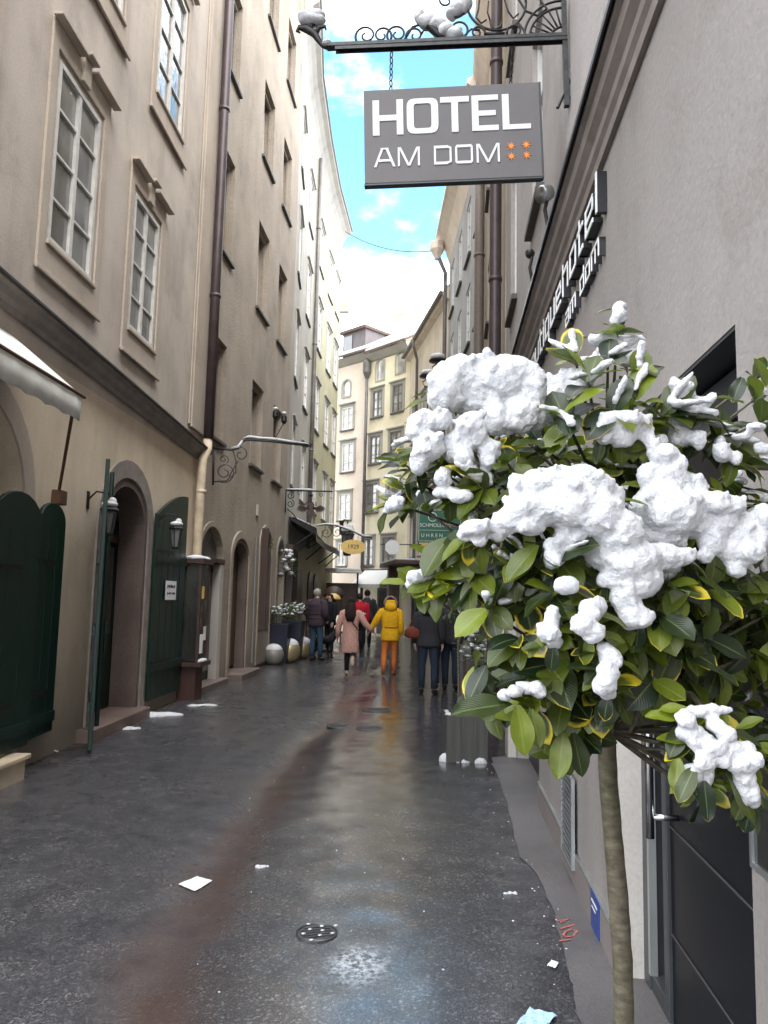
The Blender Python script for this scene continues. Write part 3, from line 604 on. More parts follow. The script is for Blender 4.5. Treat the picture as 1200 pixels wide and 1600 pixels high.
# entrance
e = MB(); y0 = .115
e.box(dx0+.012, dx0+.10, .105, .41, -.2, 2.46); e.box(dx0+.30, dx0+.36, y0, .3, -.2, 2.3); e.box(dx0+.10, dx0+.30, y0, .3, -.2, .1); e.box(dx0+.10, dx1-.01, y0, .3, 2.3, 2.46); e.box(dx0+.10, dx0+.30, y0+.01, .28, 1.98, 2.04)
e.build('door_frame', 'anthracite', hH, bevel=.004)
e = MB(); e.box(dx0+.10, dx0+.13, y0-.012, y0+.02, .1, 2.3); e.build('door_frame_edge', 'alu', hH)
e = MB(); e.box(dx0+.13, dx0+.30, y0+.05, y0+.07, .1, 2.29); e.build('side_light', glass('side_light_glass', (.16, .17, .17), .06), hH)
dr = MB(); dr.box(dx0+.365, dx1-.012, y0+.015, .3, -.2, 2.295); dr = dr.build('door', 'door_blk', hH, bevel=.003)
jj = MB()
for k in range(6): z = -.05+k*.42; jj.box(dx0+.37, dx1-.014, y0+.010, y0+.0146, z, z+.006)
jj.build('joint', simple('joint_grey', (.06, .055, .055), .5), dr)
hnd = MB(); hxh = dx0+.50; hnd.tube([(hxh, y0-.10, .78), (hxh, y0-.10, 1.52)], .017, 14); hnd.build('handle', 'chrome', dr, smooth=True)
for hz in (.86, 1.44): hb = MB(); hb.tube([(hxh, y0-.09, hz), (hxh, y0+.012, hz)], .012, 12); hb.build('handle_post', 'chrome', dr, smooth=True)
p = MB(); p.box(dx0+.0125, dx1-.002, .003, .42, 2.478, 2.489); p.build('soffit', 'anthracite', hH)
# shopfront further along
e = MB(); e.box(sx0+.01, sx1-.08, .2, .23, .35, 2.98); e.build('shop_window', 'glass_d', hH)
e = MB(); e.box(sx1-.075, sx1-.003, .1, .26, .0, 2.98); e.box(sx0+.9, sx0+.96, .12, .26, .05, 2.98); e.box(sx0+.003, sx1-.08, .12, .26, .03, .34); e.build('shop_frame', 'flash', hH)
e = MB(); e.box(hx(5.15), hx(4.77), -.1, -.001, -.2, 2.9); e.build('pier', 'jamb', hH, bevel=.02)
# display case by the entrance (right edge of the photo)
t = thing('display_case', 'black glazed wall case with a pale metal edge, right of the black entrance door', 'display case', FH.w(hx(-1.66), 0, 1.03), FH.rz)
a = MB(); ring_prism(a, rect(0, .55, .02, .75), rect(.014, .536, .034, .736), -.035, -.001); a.build('case_frame', 'alu', t)
a = MB(); a.box(.0141, .5359, -.028, -.002, .0341, .7359); a.build('pane', 'glass_d', t)
# ------------------------------------------------------------------ right row: T, G, P and the facing houses Y, Z
FT = Frame((2.34, 17.7), HE); FG = Frame((2.14, 26), (2.34, 17.7)); FP = Frame((1.03, 33.2), (2.14, 26)); FY = Frame((-.86, 35.3), (1.03, 33.2)); FZ = Frame((-6.0, 40.2), (-.86, 35.3))
def plain_house(fr, label, mat, zt, wl, frame='frame_w', pane='glass_c', arched=(), surround=None, depth=.14, back=4.0):
    h = thing('town_house', label, 'house', fr.a, fr.rz)
    hs = [rect(*q) if i not in arched else arc_outline(q[0], q[1], q[2], q[3]-(q[1]-q[0])/2, (q[1]-q[0])/2, 8) for i, q in enumerate(wl)]
    wall(0, fr.L, -.3, zt, hs, depth, mat=mat, parent=h, back=back)
    for i, q in enumerate(wl):
        if i in arched:
            g = MB(); g.prism(inset(hs[i], .004), .02, origin=Vector((0, depth-.05, 0))); f = g.build('window', pane, h)
            s = MB(); ring_prism(s, inset(hs[i], -.08), inset(hs[i], -.002), -.025, -.002); s.build('surround', surround or mat, f); continue
        f = window(h, *q, depth-.06, fw=.07, bars=(1, 2), frame=frame, pane=pane, sill=.08)
        if surround:
            x0, x1, z0, z1 = q; s = MB(); ring_prism(s, rect(x0-.14, x1+.14, z0-.003, z1+.2), rect(x0-.002, x1+.002, z0-.002, z1+.002), -.03, -.002); s.box(x0-.2, x1+.2, -.1, -.031, z1+.14, z1+.2); s.build('surround', surround, f)
    return h
wT = [(x, x+.8, z, z+1.5) for x in (1.2, 4.4) for z in (4.6, 7.6, 10.6)]
hT = plain_house(FT, 'narrow ochre strip of a house between two brown downpipes', 'T', 14.6, wT, pane='glass')
wG = [(x, x+.95, z, z+1.75) for x in (.6, 2.6, 4.6, 6.6) for z in (3.6, 6.2, 8.8, 11.4)]
hG = plain_house(FG, 'grey house with four rows of white casements under a flaring pale eave', 'G', 14.3, wG, pane='glass')
c = MB(); c.extr([(0, 13.6), (-.06, 13.8), (-.2, 14.2), (-.42, 14.45), (-.5, 14.5), (-.5, 14.62), (0, 14.9)], -.05, FG.L+.02); c.build('eave', 'P', hG, Matrix.Translation((0, -.003, 0)))
c = MB(); c.extr([(0, 14.0), (-.06, 14.1), (-.3, 14.6), (-.35, 14.75), (0, 15)], 0, FT.L); c.build('eave', 'P', hT, Matrix.Translation((0, -.003, 0)))
wP = [(x, x+.9, z, z+1.6) for x in (.9, 2.7, 4.6) for z in (3.4, 5.9, 8.3)]
hP = plain_house(FP, 'pale pink house with an overhanging dark eave at the bend', 'P', 12.3, wP, pane='glass', surround='eave')
c = MB(); c.extr([(.2, 12.2), (-.2, 12.3), (-.25, 12.42), (-.25, 12.52), (.6, 13.2)], -.1, FP.L+.1); rf = c.build('roof', 'P', hP, Matrix.Translation((0, -.003, 0)))
c = MB(); c.tube([(-.1, -.32, 12.45), (FP.L+.1, -.32, 12.45)], .08, 10); c.build('gutter', 'pipe_grey', hP)
c = MB(); c.extr([(-.2, 12.575), (.6, 13.24), (.6, 13.36), (-.16, 12.69)], -.1, FP.L+.1); c.build('roof_snow', 'snow', rf)
def pxwin(fr, tl, br):
    a = fr.at(*tl); b = fr.at(*br); return (min(a[0], b[0]), max(a[0], b[0]), min(a[1], b[1]), max(a[1], b[1]))
wY = [pxwin(FY, (589, 563), (600, 592)), pxwin(FY, (620, 550), (632, 580)), pxwin(FY, (583, 612), (597, 650)), pxwin(FY, (614, 603), (629, 642)), pxwin(FY, (579, 683), (594, 723)), pxwin(FY, (610, 676), (627, 714)), pxwin(FY, (572, 757), (589, 800)), pxwin(FY, (606, 752), (622, 794)), pxwin(FY, (568, 842), (583, 884)), pxwin(FY, (598, 840), (615, 884))]
hY = plain_house(FY, 'yellow house facing down the street with a white awning over its shop', 'Y', 13.05, wY, frame='frame_d', pane='glass_c', arched=(0, 1), surround='eave', depth=.1)
wZ = [pxwin(FZ, (536, 596), (547, 618)), pxwin(FZ, (535, 638), (551, 670)), pxwin(FZ, (535, 694), (552, 736)), pxwin(FZ, (530, 772), (547, 812)), pxwin(FZ, (528, 848), (540, 884))]
hZ = plain_house(FZ, 'rose house with white casements left of the thin grey downpipe', 'Z', 13.2, wZ, arched=(0,), surround='eave', depth=.1)
for h, fr, zt in ((hY, FY, 13.05), (hZ, FZ, 13.2)):
    c = MB(); c.extr([(0, zt-.25), (-.08, zt-.2), (-.25, zt), (-.3, zt+.1), (0, zt+.12)], 0, fr.L); c.build('eave', 'eave', h, Matrix.Translation((0, -.003, 0)))
    c = MB(); c.extr([(-.38, zt+.1), (-.38, zt+.2), (4.0, zt+2.6), (4.0, zt+2.45)], -.0, fr.L); rf = c.build('roof', 'roof', h)
    c = MB(); c.extr([(-.30, zt+.255), (-.28, zt+.36), (4.0, zt+2.80), (4.0, zt+2.655)], 0, fr.L); c.build('roof_snow', 'snow', rf)
# chimney on Y, dormer on Z
cx, cz = FY.at(628, 494, 2.4); m = MB(); m.box(cx-.55, cx+.55, 2.2, 2.9, 13.6, cz); m.box(cx-.63, cx+.63, 2.12, 2.98, cz, cz+.14); m.build('chimney', 'Y', hY)
m = MB(); m.box(4.9, 6.5, .3, 2.6, 13.3, 14.75); dm = m.build('dormer', simple('dormer_zinc', (.14, .12, .125), .6, .1, .2, 4), hZ)
m = MB(); m.box(5.0, 5.6, .26, .298, 13.6, 14.6); m.build('window', 'glass', dm)
m = MB(); m.box(4.8, 6.6, .15, 2.7, 14.76, 14.9); m.build('dormer_roof', 'roof', dm)
# shop front of Y
x0, _ = FY.at(590, 930); x1, _ = FY.at(624, 930)
m = MB(); m.box(x0, x1, -.03, .02, .1, 2.3); dY = m.build('shop_window', 'wood_d', hY); m = MB(); m.box(x0+.1, x1-.35, -.05, -.031, .7, 2.1); m.build('pane', 'glass', dY)
m = MB(); m.box(0, FY.L, -.12, -.001, 2.86, 2.98); m.build('string_course', 'sill', hY)
# door canopy on P with its pillar
t = thing('shop_porch', 'brown timber post carrying a small snowy porch roof by the pink house', 'porch', FP.w(1.0, 0, 0), FP.rz)
m = MB(); m.box(.0, .42, -1.0, -.62, 0, 3.0); m.build('post', wood('porch_brown', (.12, .075, .055), .6), t)
m = MB(); m.box(-.5, 3.4, -1.25, -.01, 3.0, 3.12); pr_ = m.build('porch_roof', 'roof', t); m = MB(); m.box(-.48, 3.35, -1.22, -.02, 3.125, 3.2); m.build('roof_snow', 'snow', pr_, bevel=.03)
m = MB(); m.box(.6, 2.6, -.04, -.005, .1, 2.6); m.build('shop_door', 'wood_d', t)
# ------------------------------------------------------------------ lettering built from strokes
GL = {
 'o': [[(0, 0), (.8, 0), (.8, 1), (0, 1), (0, 0)]], 'b': [[(0, 1.45), (0, 0), (.8, 0), (.8, 1), (0, 1)]], 'd': [[(.8, 1.45), (.8, 0), (0, 0), (0, 1), (.8, 1)]],
 'q': [[(.8, -.4), (.8, 1), (0, 1), (0, 0), (.8, 0)]], 'u': [[(0, 1), (0, 0), (.8, 0), (.8, 1)]], 't': [[(.1, 1.4), (.1, 0), (.55, 0)], [(-.12, 1), (.55, 1)]],
 'i': [[(0, 0), (0, 1)], [(0, 1.25), (0, 1.42)]], 'e': [[(.8, 0), (0, 0), (0, 1), (.8, 1), (.8, .5), (0, .5)]], 'h': [[(0, 0), (0, 1.45)], [(0, 1), (.8, 1), (.8, 0)]],
 'l': [[(0, 0), (0, 1.45)]], 'a': [[(0, 1), (.8, 1), (.8, 0), (0, 0), (0, .52), (.8, .52)]], 'm': [[(0, 0), (0, 1), (1.3, 1), (1.3, 0)], [(.65, 1), (.65, 0)]]}
GW = {'i': .0, 'l': .0, 'm': 1.3, 't': .55}
def stroke_text(mb, txt, x, z, xh, t, y0, y1, gap=.42, width=1.0):
    k = 0
    for ch in txt:
        if ch == ' ': x += .75*xh*width; continue
        for pl in GL[ch]:
            for a, b in zip(pl, pl[1:]):
                ax, az, bx, bz = x+a[0]*xh*width, z+a[1]*xh, x+b[0]*xh*width, z+b[1]*xh; e = .0004*(k % 5); k += 1; h = t/2
                mb.box(min(ax, bx)-h, max(ax, bx)+h, y0-e, y1, min(az, bz)-h, max(az, bz)+h)
        x += GW.get(ch, .8)*xh*width+gap*xh*width
    return x
def text_width(txt, xh, gap=.42, width=1.0): return sum(.75*xh*width if c == ' ' else (GW.get(c, .8)+gap)*xh*width for c in txt)-gap*xh*width
def font_text(parent, txt, x, z, h, y, mat, mtx=None, name='lettering', align='CENTER', sx=1.0, ext=.002):
    cu = bpy.data.curves.new(name, 'FONT'); cu.body = txt; cu.size = h*1.4; cu.align_x = align; cu.extrude = ext
    ob = bpy.data.objects.new(name, cu); COL.objects.link(ob); dg = bpy.context.evaluated_depsgraph_get(); me = bpy.data.meshes.new_from_object(ob.evaluated_get(dg)); bpy.data.objects.remove(ob)
    for v in me.vertices: v.co = Vector((x+v.co.x*sx, y-v.co.z, z+v.co.y))
    me.materials.clear(); me.materials.append(M[mat]); o = bpy.data.objects.new(name, me); COL.objects.link(o)
    if parent: o.parent = parent
    if mtx is not None: o.matrix_basis = mtx
    return o
# hotel wall letters
t1 = 'boutiquehotel'; w1 = text_width(t1, .15, .45, 1.55)
xr = hx(.06)
mb = MB(); stroke_text(mb, t1, xr-w1, 3.70, .135, .026, -.056, -.051, .45, 1.55*.15/.135)
lt = thing('wall_lettering', 'raised pale letters reading boutiquehotel am dom on the grey hotel wall', 'lettering', FH.w(hx(1.8), 0, 3.7), FH.rz)
off = Matrix.Translation((-hx(1.8), 0, -3.7))
mb.build('letters', 'letter_w', lt, off)
mb = MB(); t2 = 'am dom'; w2 = text_width(t2, .085, .4, 1.7); stroke_text(mb, t2, hx(.1)-w2, 3.485, .085, .014, -.038, -.034, .4, 1.7); mb.build('letters', 'letter_w', lt, off)
mb2 = MB(); stroke_text(mb2, t1, xr-w1, 3.70, .135, .0262, -.050, -.002, .45, 1.55*.15/.135); mb2.build('letter_body', 'flash', lt, off)
mb2 = MB(); stroke_text(mb2, t2, hx(.1)-w2, 3.485, .085, .0142, -.033, -.002, .4, 1.7); mb2.build('letter_body', 'flash', lt, off)
# ------------------------------------------------------------------ hanging hotel sign and its wrought-iron bracket
pA = D(885, 58, 4.92); pB = D(511, 74, 5.02)
ex = (pA-pB); LBR = ex.length; ex.normalize(); ez = Vector((0, 0, 1)); ez = (ez-ex*ez.dot(ex)).normalized(); ey = ez.cross(ex)
MBR = Matrix(((ex.x, ey.x, ez.x, pB.x), (ex.y, ey.y, ez.y, pB.y), (ex.z, ey.z, ez.z, pB.z), (0, 0, 0, 1)))
br = bpy.data.objects.new('sign_bracket', None); COL.objects.link(br); br.empty_display_size = .1; br.matrix_world = MBR
tag(br, 'ornate wrought iron bracket with scrolls that carries the grey hotel sign', 'bracket')
k = LBR/374.0                                     # metres per photo pixel along the bracket
def bp(px, py): return ((px-511)*k, 0, (74-(px-511)*.043-py)*k)
b = MB(); b.box(.0, LBR, -.03, .03, -.008, .016); b.box(.06, LBR, -.026, -.018, -.035, -.008); b.box(.06, LBR, .018, .026, -.035, -.008); b.build('bar', 'iron', br)
b = MB(); b.box(LBR-.03, LBR+.005, -.02, .02, -.52, .32); b.tube([bp(868, 176), bp(893, 118)], .012, 8); b.tube([bp(893, 118), bp(893, 150), bp(880, 172)], .01, 6); b.build('wall_strap', 'iron', br)
def spiral(c, r, a0, turns, n=26, sgn=1, dec=.78):
    p = []
    for i in range(n+1):
        f = i/n; a = a0+sgn*turns*2*math.pi*f; rr = r*(1-dec*f); p.append((c[0]+math.cos(a)*rr, 0, c[2]+math.sin(a)*rr))
    return p
def sc(mb, px, py, r, a0, turns, sgn=1, th=.009, dec=.8): mb.tube(spiral(bp(px, py), r*k, a0, turns, sgn=sgn, dec=dec), [th*(1-.35*i/26) for i in range(27)], 6)
b = MB()
sc(b, 573, 54, 19, -1.9, 1.4, -1); sc(b, 598, 54, 17, -1.2, 1.3, 1); sc(b, 622, 52, 18, -1.8, 1.4, -1); sc(b, 650, 54, 16, -1.9, 1.3, -1)
sc(b, 718, 44, 17, -1.6, 1.4, 1); sc(b, 716, 8, 16, -1.8, 1.3, 1); sc(b, 700, -5, 16, .2, 1.1, 1)
b.tube([bp(632, 64), bp(646, 40), bp(662, 34), bp(676, 44), bp(690, 66)], .009, 6); b.tube([bp(660, 52), bp(664, 45), bp(674, 46), bp(686, 62), bp(700, 70)], .008, 6)
b.tube([bp(735, 66), bp(728, 54), bp(738, 44), bp(752, 46)], .008, 6)
ring = [bp(778+46*math.cos(2*math.pi*i/40), 0+46*math.sin(2*math.pi*i/40)) for i in range(41)]; b.tube(ring, .009, 6)
b.tube([bp(744, 56), bp(760, 60), bp(786, 60), bp(804, 56)], .010, 6); b.tube([bp(760, 52), bp(790, 52)], .012, 6); sc(b, 806, 48, 13, 3.5, 1.2, -1); sc(b, 748, 50, 12, -.3, 1.2, 1)
b.tube([bp(752, -10), bp(750, 10), bp(746, 24), bp(754, 34), bp(762, 28)], .007, 6); b.tube([bp(790, -10), bp(796, 14), bp(804, 26), bp(812, 18)], .007, 6)
b.tube([bp(768, 30), bp(770, 42), bp(776, 44), bp(784, 40), bp(786, 30)], .008, 6); b.tube([bp(766, -4), bp(764, 16), bp(768, 30)], .006, 6)
b.tube([bp(800, 40), bp(812, 34), bp(820, 46), bp(823, 62)], .008, 6)
for r_ in (54, 22): b.tube([bp(882-r_*math.cos(a), 62-r_*math.sin(a)) for a in [i*math.pi/2/14 for i in range(15)]], .009, 6)
b.tube([bp(882-62*math.cos(a), 60-64*math.sin(a)) for a in [i*math.pi/2/14 for i in range(15)]], .009, 6)
for i in range(1, 7):
    a = i*math.pi/2/7; b.tube([bp(882-22*math.cos(a), 62-22*math.sin(a)), bp(882-54*math.cos(a), 62-54*math.sin(a))], .0065, 6)
b.tube([bp(812, -8), bp(824, 14), bp(842, 22), bp(856, 10), bp(846, -6)], .009, 6)
b.build('scrollwork', 'black', br, smooth=True)
b = MB(); b.tube([bp(512, 76), bp(504, 72), bp(498, 62), bp(490, 50), bp(478, 42), bp(466, 40), bp(463, 46), bp(468, 49)], [.012, .014, .022, .028, .03, .018, .012, .006], 8); b.tube([bp(492, 52), bp(498, 40), bp(508, 38), bp(509, 44)], [.02, .018, .012, .006], 8); b.tube([bp(484, 46), bp(486, 34), bp(492, 36)], [.016, .014, .008], 8)
b.build('leaf_finial', 'black', br, smooth=True)
# leaf spray under the snow on the bracket
b = MB(); b.tube([bp(700, 66), bp(686, 52), bp(672, 36), bp(656, 28), bp(652, 14)], [.012, .03, .035, .022, .008], 8); b.build('leaf_spray', 'black', br, smooth=True)
# sign board
sg = bpy.data.objects.new('hanging_sign', None); COL.objects.link(sg); tag(sg, 'grey hanging board reading HOTEL AM DOM with four orange stars', 'sign')
q0 = D(570, 287, 5.0); q1 = D(848, 275, 4.93); q2 = D(570, 142, 5.0)
ex2 = (q1-q0); SW = ex2.length; ex2.normalize(); ez2 = Vector((0, 0, 1)); ez2 = (ez2-ex2*ez2.dot(ex2)).normalized(); ey2 = ez2.cross(ex2); SH = (q2-q0).length
sg.matrix_world = Matrix(((ex2.x, ey2.x, ez2.x, q0.x), (ex2.y, ey2.y, ez2.y, q0.y), (ex2.z, ey2.z, ez2.z, q0.z), (0, 0, 0, 1)))
b = MB(); b.box(0, SW, 0, .05, 0, SH*1.005); b.build('board', 'sign_g', sg, bevel=.004)
b = MB(); b.box(SW-.006, SW+.012, .004, .06, -.004, SH+.006); b.box(-.004, SW, .003, .055, -.012, -.001); b.build('frame', 'anthracite', sg)
b = MB()
def seg(x0, x1, z0, z1):
    e = .0003*(seg.k % 7); seg.k += 1; b.box(x0*SW, x1*SW, -.006-e, .0, z0*SH, z1*SH)
seg.k = 0
zb, zt = .505, .885; zm = (zb+zt)/2-.01; st = .038; hr = .075
for x0, x1, kind in ((.05, .225, 'H'), (.245, .425, 'O'), (.437, .60, 'T'), (.615, .765, 'E'), (.787, .945, 'L')):
    if kind == 'H': seg(x0, x0+st, zb, zt); seg(x1-st, x1, zb, zt); seg(x0+st, x1-st, zm-.025, zm+.035)
    if kind == 'O':
        ro = [(x0*SW+ (x1-x0)*SW*(.5+.5*math.copysign(abs(math.cos(a))**.38, math.cos(a))), (zb+(zt-zb)*(.5+.5*math.copysign(abs(math.sin(a))**.38, math.sin(a))))*SH) for a in [2*math.pi*i/40 for i in range(40)]]
        xi0, xi1, zi0, zi1 = x0+st*1.05, x1-st*1.05, zb+hr*.75, zt-hr*.75
        ri = [(xi0*SW+(xi1-xi0)*SW*(.5+.5*math.copysign(abs(math.cos(a))**.25, math.cos(a))), (zi0+(zi1-zi0)*(.5+.5*math.copysign(abs(math.sin(a))**.25, math.sin(a))))*SH) for a in [2*math.pi*i/40 for i in range(40)]]
        ring_prism(b, ro, ri, -.006, -.0002)
    if kind == 'T': seg(x0, x1, zt-hr*.8, zt); seg((x0+x1)/2-st/2, (x0+x1)/2+st/2, zb, zt-hr*.8)
    if kind == 'E': seg(x0, x0+st, zb, zt); seg(x0+st, x1, zt-hr*.75, zt); seg(x0+st, x1, zb, zb+hr*.75); seg(x0+st, x1-.015, zm-.02, zm+.035)
    if kind == 'L': seg(x0, x0+st, zb, zt); seg(x0+st, x1, zb, zb+hr*.7)
b.build('lettering', 'sign_w', sg)
b = MB(); seg.k = 0; zb, zt = .165, .365; s2 = .0115; h2 = .028
def quad(pts):
    e = .0003*(seg.k % 7); seg.k += 1; b.prism([(p[0]*SW, p[1]*SH) for p in pts], .006+e, origin=Vector((0, -.006-e, 0)))
def diag(xa, za, xb, zb_, w_): quad([(xa-w_, za), (xa+w_, za), (xb+w_, zb_), (xb-w_, zb_)])
def letA(x0, x1):
    c = (x0+x1)/2; diag(x0+s2/2, zb, c-.012, zt, s2*.62); diag(x1-s2/2, zb, c+.012, zt, s2*.62); seg(c-.022, c+.022, zt-h2*.5, zt+.002); seg(x0+.02, x1-.02, zb+.055, zb+.08)
def letM(x0, x1):
    seg(x0, x0+s2, zb, zt); seg(x1-s2, x1, zb, zt); c = (x0+x1)/2; diag(x0+s2, zt, c, zb, s2*.6); diag(x1-s2, zt, c, zb, s2*.6)
letA(.055, .175); letM(.19, .315); 
seg(.395, .395+s2, zb, zt); seg(.395, .475, zt-h2, zt); seg(.395, .475, zb, zb+h2); seg(.483, .483+s2, zb+.02, zt-.02); quad([(.470, zt), (.470, zt-h2), (.483, zt-.035), (.4945, zt-.02)]); quad([(.470, zb+h2), (.470, zb), (.4945, zb+.02), (.483, zb+.035)])
seg(.515, .515+s2, zb+.02, zt-.02); seg(.603, .603+s2, zb+.02, zt-.02); seg(.525, .605, zt-h2, zt); seg(.525, .605, zb, zb+h2); quad([(.515, zt-.02), (.527, zt-.02), (.535, zt), (.525, zt)]); quad([(.603, zt-.02), (.6145, zt-.02), (.605, zt), (.595, zt)]); quad([(.515, zb+.02), (.525, zb), (.535, zb), (.527, zb+.02)]); quad([(.603, zb+.02), (.595, zb), (.605, zb), (.6145, zb+.02)])
letM(.635, .765); b.build('lettering', 'sign_w', sg)
for cx_, cz_ in ((.83, .33), (.915, .335), (.83, .22), (.915, .225)):
    b = MB(); b.prism([(cx_*SW+(.034 if i % 2 == 0 else .011)*math.cos(math.pi/2+i*math.pi/8), cz_*SH+(.034 if i % 2 == 0 else .011)*math.sin(math.pi/2+i*math.pi/8)) for i in range(16)], .004, origin=Vector((0, -.0045, 0))); b.build('star', 'orange', sg)
def chain(p, q, r, name, label):
    mb = MB(); d = q-p; n = max(3, int(d.length/(r*3.1))); t = d.normalized(); a = t.orthogonal().normalized(); c = t.cross(a)
    for i in range(n):
        m = p+d*((i+.5)/n); s_ = a if i % 2 else c
        mb.tube([m+t*(math.cos(2*math.pi*j/10)*r*1.9)+s_*(math.sin(2*math.pi*j/10)*r) for j in range(11)], r*.36, 5, cap=False)
    o = mb.build(name, 'black', None, smooth=True); return tag(o, label, 'chain')
zb1 = MBR @ Vector(bp(613, 82)); zt1 = sg.matrix_world @ Vector((.155*SW, .025, SH))
chain(zb1, zt1, .012, 'sign_chain', 'short chain holding the left end of the grey hotel sign, against the sky')
zb2 = MBR @ Vector(bp(803, 74)); zt2 = sg.matrix_world @ Vector((.84*SW, .025, SH))
chain(zb2, zt2, .012, 'sign_chain', 'short chain holding the right end of the grey hotel sign, near the wall')
# flood lamps on the ledge above the hotel cornice
for (u_, px_, lab) in ((1.62, 0, 'round grey flood lamp on the hotel ledge, right of the hanging sign'), (2.6, 0, 'small snowy spot lamp on the hotel ledge, farther along than the round lamp')):
    t = thing('flood_lamp', lab, 'lamp', FH.w(hx(u_), -.06, 4.24), FH.rz, None)
    m = MB(); m.tube([(0, 0, 0), (0, -.05, .30), (0, -.03, .40)], .014, 8); m.build('stem', 'iron', t)
    m = MB(); m.lathe([(.02, -.07), (.055, -.06), (.065, 0), (.06, .035), (.0, .04)] if u_ < 2 else [(.01, -.05), (.035, -.04), (.04, 0), (.0, .02)], seg=18, mtx=Matrix.Translation((0, -.06, .42)) @ Matrix.Rotation(2.2, 4, 'X') @ Matrix.Rotation(.5, 4, 'Y')); m.build('head', 'alu' if u_ < 2 else 'iron', t, smooth=True)
# vent grille, blue plaque on the hotel wall
t = thing('vent_grille', 'slotted dark vent grille low on the grey hotel wall', 'vent', FH.w(hx(1.45), 0, .13), FH.rz)
m = MB(); ring_prism(m, rect(0, .42, 0, .52), rect(.02, .40, .02, .50), -.04, -.019); m.build('frame', 'alu', t)
m = MB(); m.box(.01, .41, -.024, -.0195, .01, .51); m.build('backing', 'flash', t)
m = MB()
for i in range(14): z = .03+i*.034; m.box(.02, .40, -.038, -.0245, z, z+.014)
m.build('slat', 'alu', t)
t = thing('wall_plaque', 'small deep blue plaque at the foot of the hotel wall near the entrance', 'plaque', FH.w(hx(.52), 0, .05), FH.rz)
m = MB(); m.box(0, .2, -.026, -.0185, -.04, .17); m.build('plate', 'blue', t)
m = MB(); m.box(.03, .17, -.0275, -.0262, .12, .13); m.box(.03, .13, -.0275, -.0262, .09, .097); m.build('printed_mark', 'paper', t)
# ------------------------------------------------------------------ downpipes
def WA(x, y, z): return FA.w(x, y, z)
downpipe('downpipe', [WA(5.72, -.16, z) for z in (20, 12, 8, 4.34)], .085, 'pipe', 'thick brown downpipe on the left, between the beige house and the roughcast one', [WA(5.72, -.16, z) for z in (10.4, 6.9)], 'downpipes')
downpipe('downpipe', [WA(5.72, -.15, 4.33), WA(5.66, -.17, 4.15), WA(5.5, -.14, 3.95), WA(5.48, -.13, 2.9), WA(5.5, -.12, .1)], .075, 'pipe_cream', 'cream painted lower downpipe below the brown one on the left', [WA(5.5, -.14, 3.4)], 'downpipes')
fc = frC[1]
downpipe('downpipe', [fc.w(fc.L-.1, -.1, z) for z in (18.3, 14, 9, 3.4)], .075, 'pipe_grey', 'slim dark downpipe between the cream and the pale green house', [fc.w(fc.L-.1, -.1, z) for z in (15.5, 11, 7)], 'downpipes')
downpipe('downpipe', [FH.w(.02, -.14, z) for z in (14.5, 10, 6, 0)], .085, 'pipe', 'brown downpipe at the far end of the hotel front', [FH.w(.02, -.14, z) for z in (9.5, 6.2)], 'downpipes')
downpipe('downpipe', [FT.w(.05, -.16, z) for z in (14.5, 10, 6, 0)], .12, simple('pipe_taupe', (.15, .12, .10), .5), 'thick taupe downpipe between the ochre strip and the grey house', [FT.w(.05, -.16, z) for z in (10, 7)], 'downpipes')
p = FG.w(.08, -.15, 0)
downpipe('downpipe', [Vector((p.x-.3, p.y, 14.3)), Vector((p.x-.3, p.y, 13.9)), Vector((p.x, p.y, 13.2)), Vector((p.x, p.y, 8)), Vector((p.x, p.y, 0))], .07, 'pipe_grey', 'grey downpipe at the left edge of the grey house, with a funnel at its top', [], 'downpipes')
m = MB(); m.lathe([(.09, 0), (.12, .1), (.26, .35), (.27, .6), (.0, .62)], c=(p.x-.3, p.y, 13.7), seg=8); m.build('hopper', 'P', bpy.data.objects['downpipe.005'])
p = FP.w(2.3, -.14, 0)
downpipe('downpipe', [Vector((p.x-.25, p.y-.4, 12.35)), Vector((p.x-.1, p.y-.2, 11.9)), Vector((p.x, p.y, 11.6)), Vector((p.x, p.y, 6)), Vector((p.x, p.y, 0))], .06, 'pipe_grey', 'thin downpipe with a bent neck on the pale pink house', [], 'downpipes')
p = FY.w(.02, -.14, 0)
downpipe('downpipe', [Vector((p.x, p.y, z)) for z in (13.0, 9, 0)], .075, 'pipe_grey', 'thin grey downpipe between the rose and the yellow house', [], 'downpipes')
m = MB(); m.lathe([(.08, 0), (.2, .3), (.21, .8), (.12, .95)], c=(p.x, p.y, 12.0), seg=10); m.build('hopper', 'pipe_grey', bpy.data.objects['downpipe.007'])
# cable across the street
c0 = D(540, 362, 33); c1 = D(702, 388, 26.2); m = MB(); m.tube([c0.lerp(c1, i/16)-Vector((0, 0, .45*(1-(2*i/16-1)**2))) for i in range(17)], .016, 6); tag(m.build('overhead_cable', 'cable', smooth=True), 'thin cable sagging across the street against the sky', 'cable')
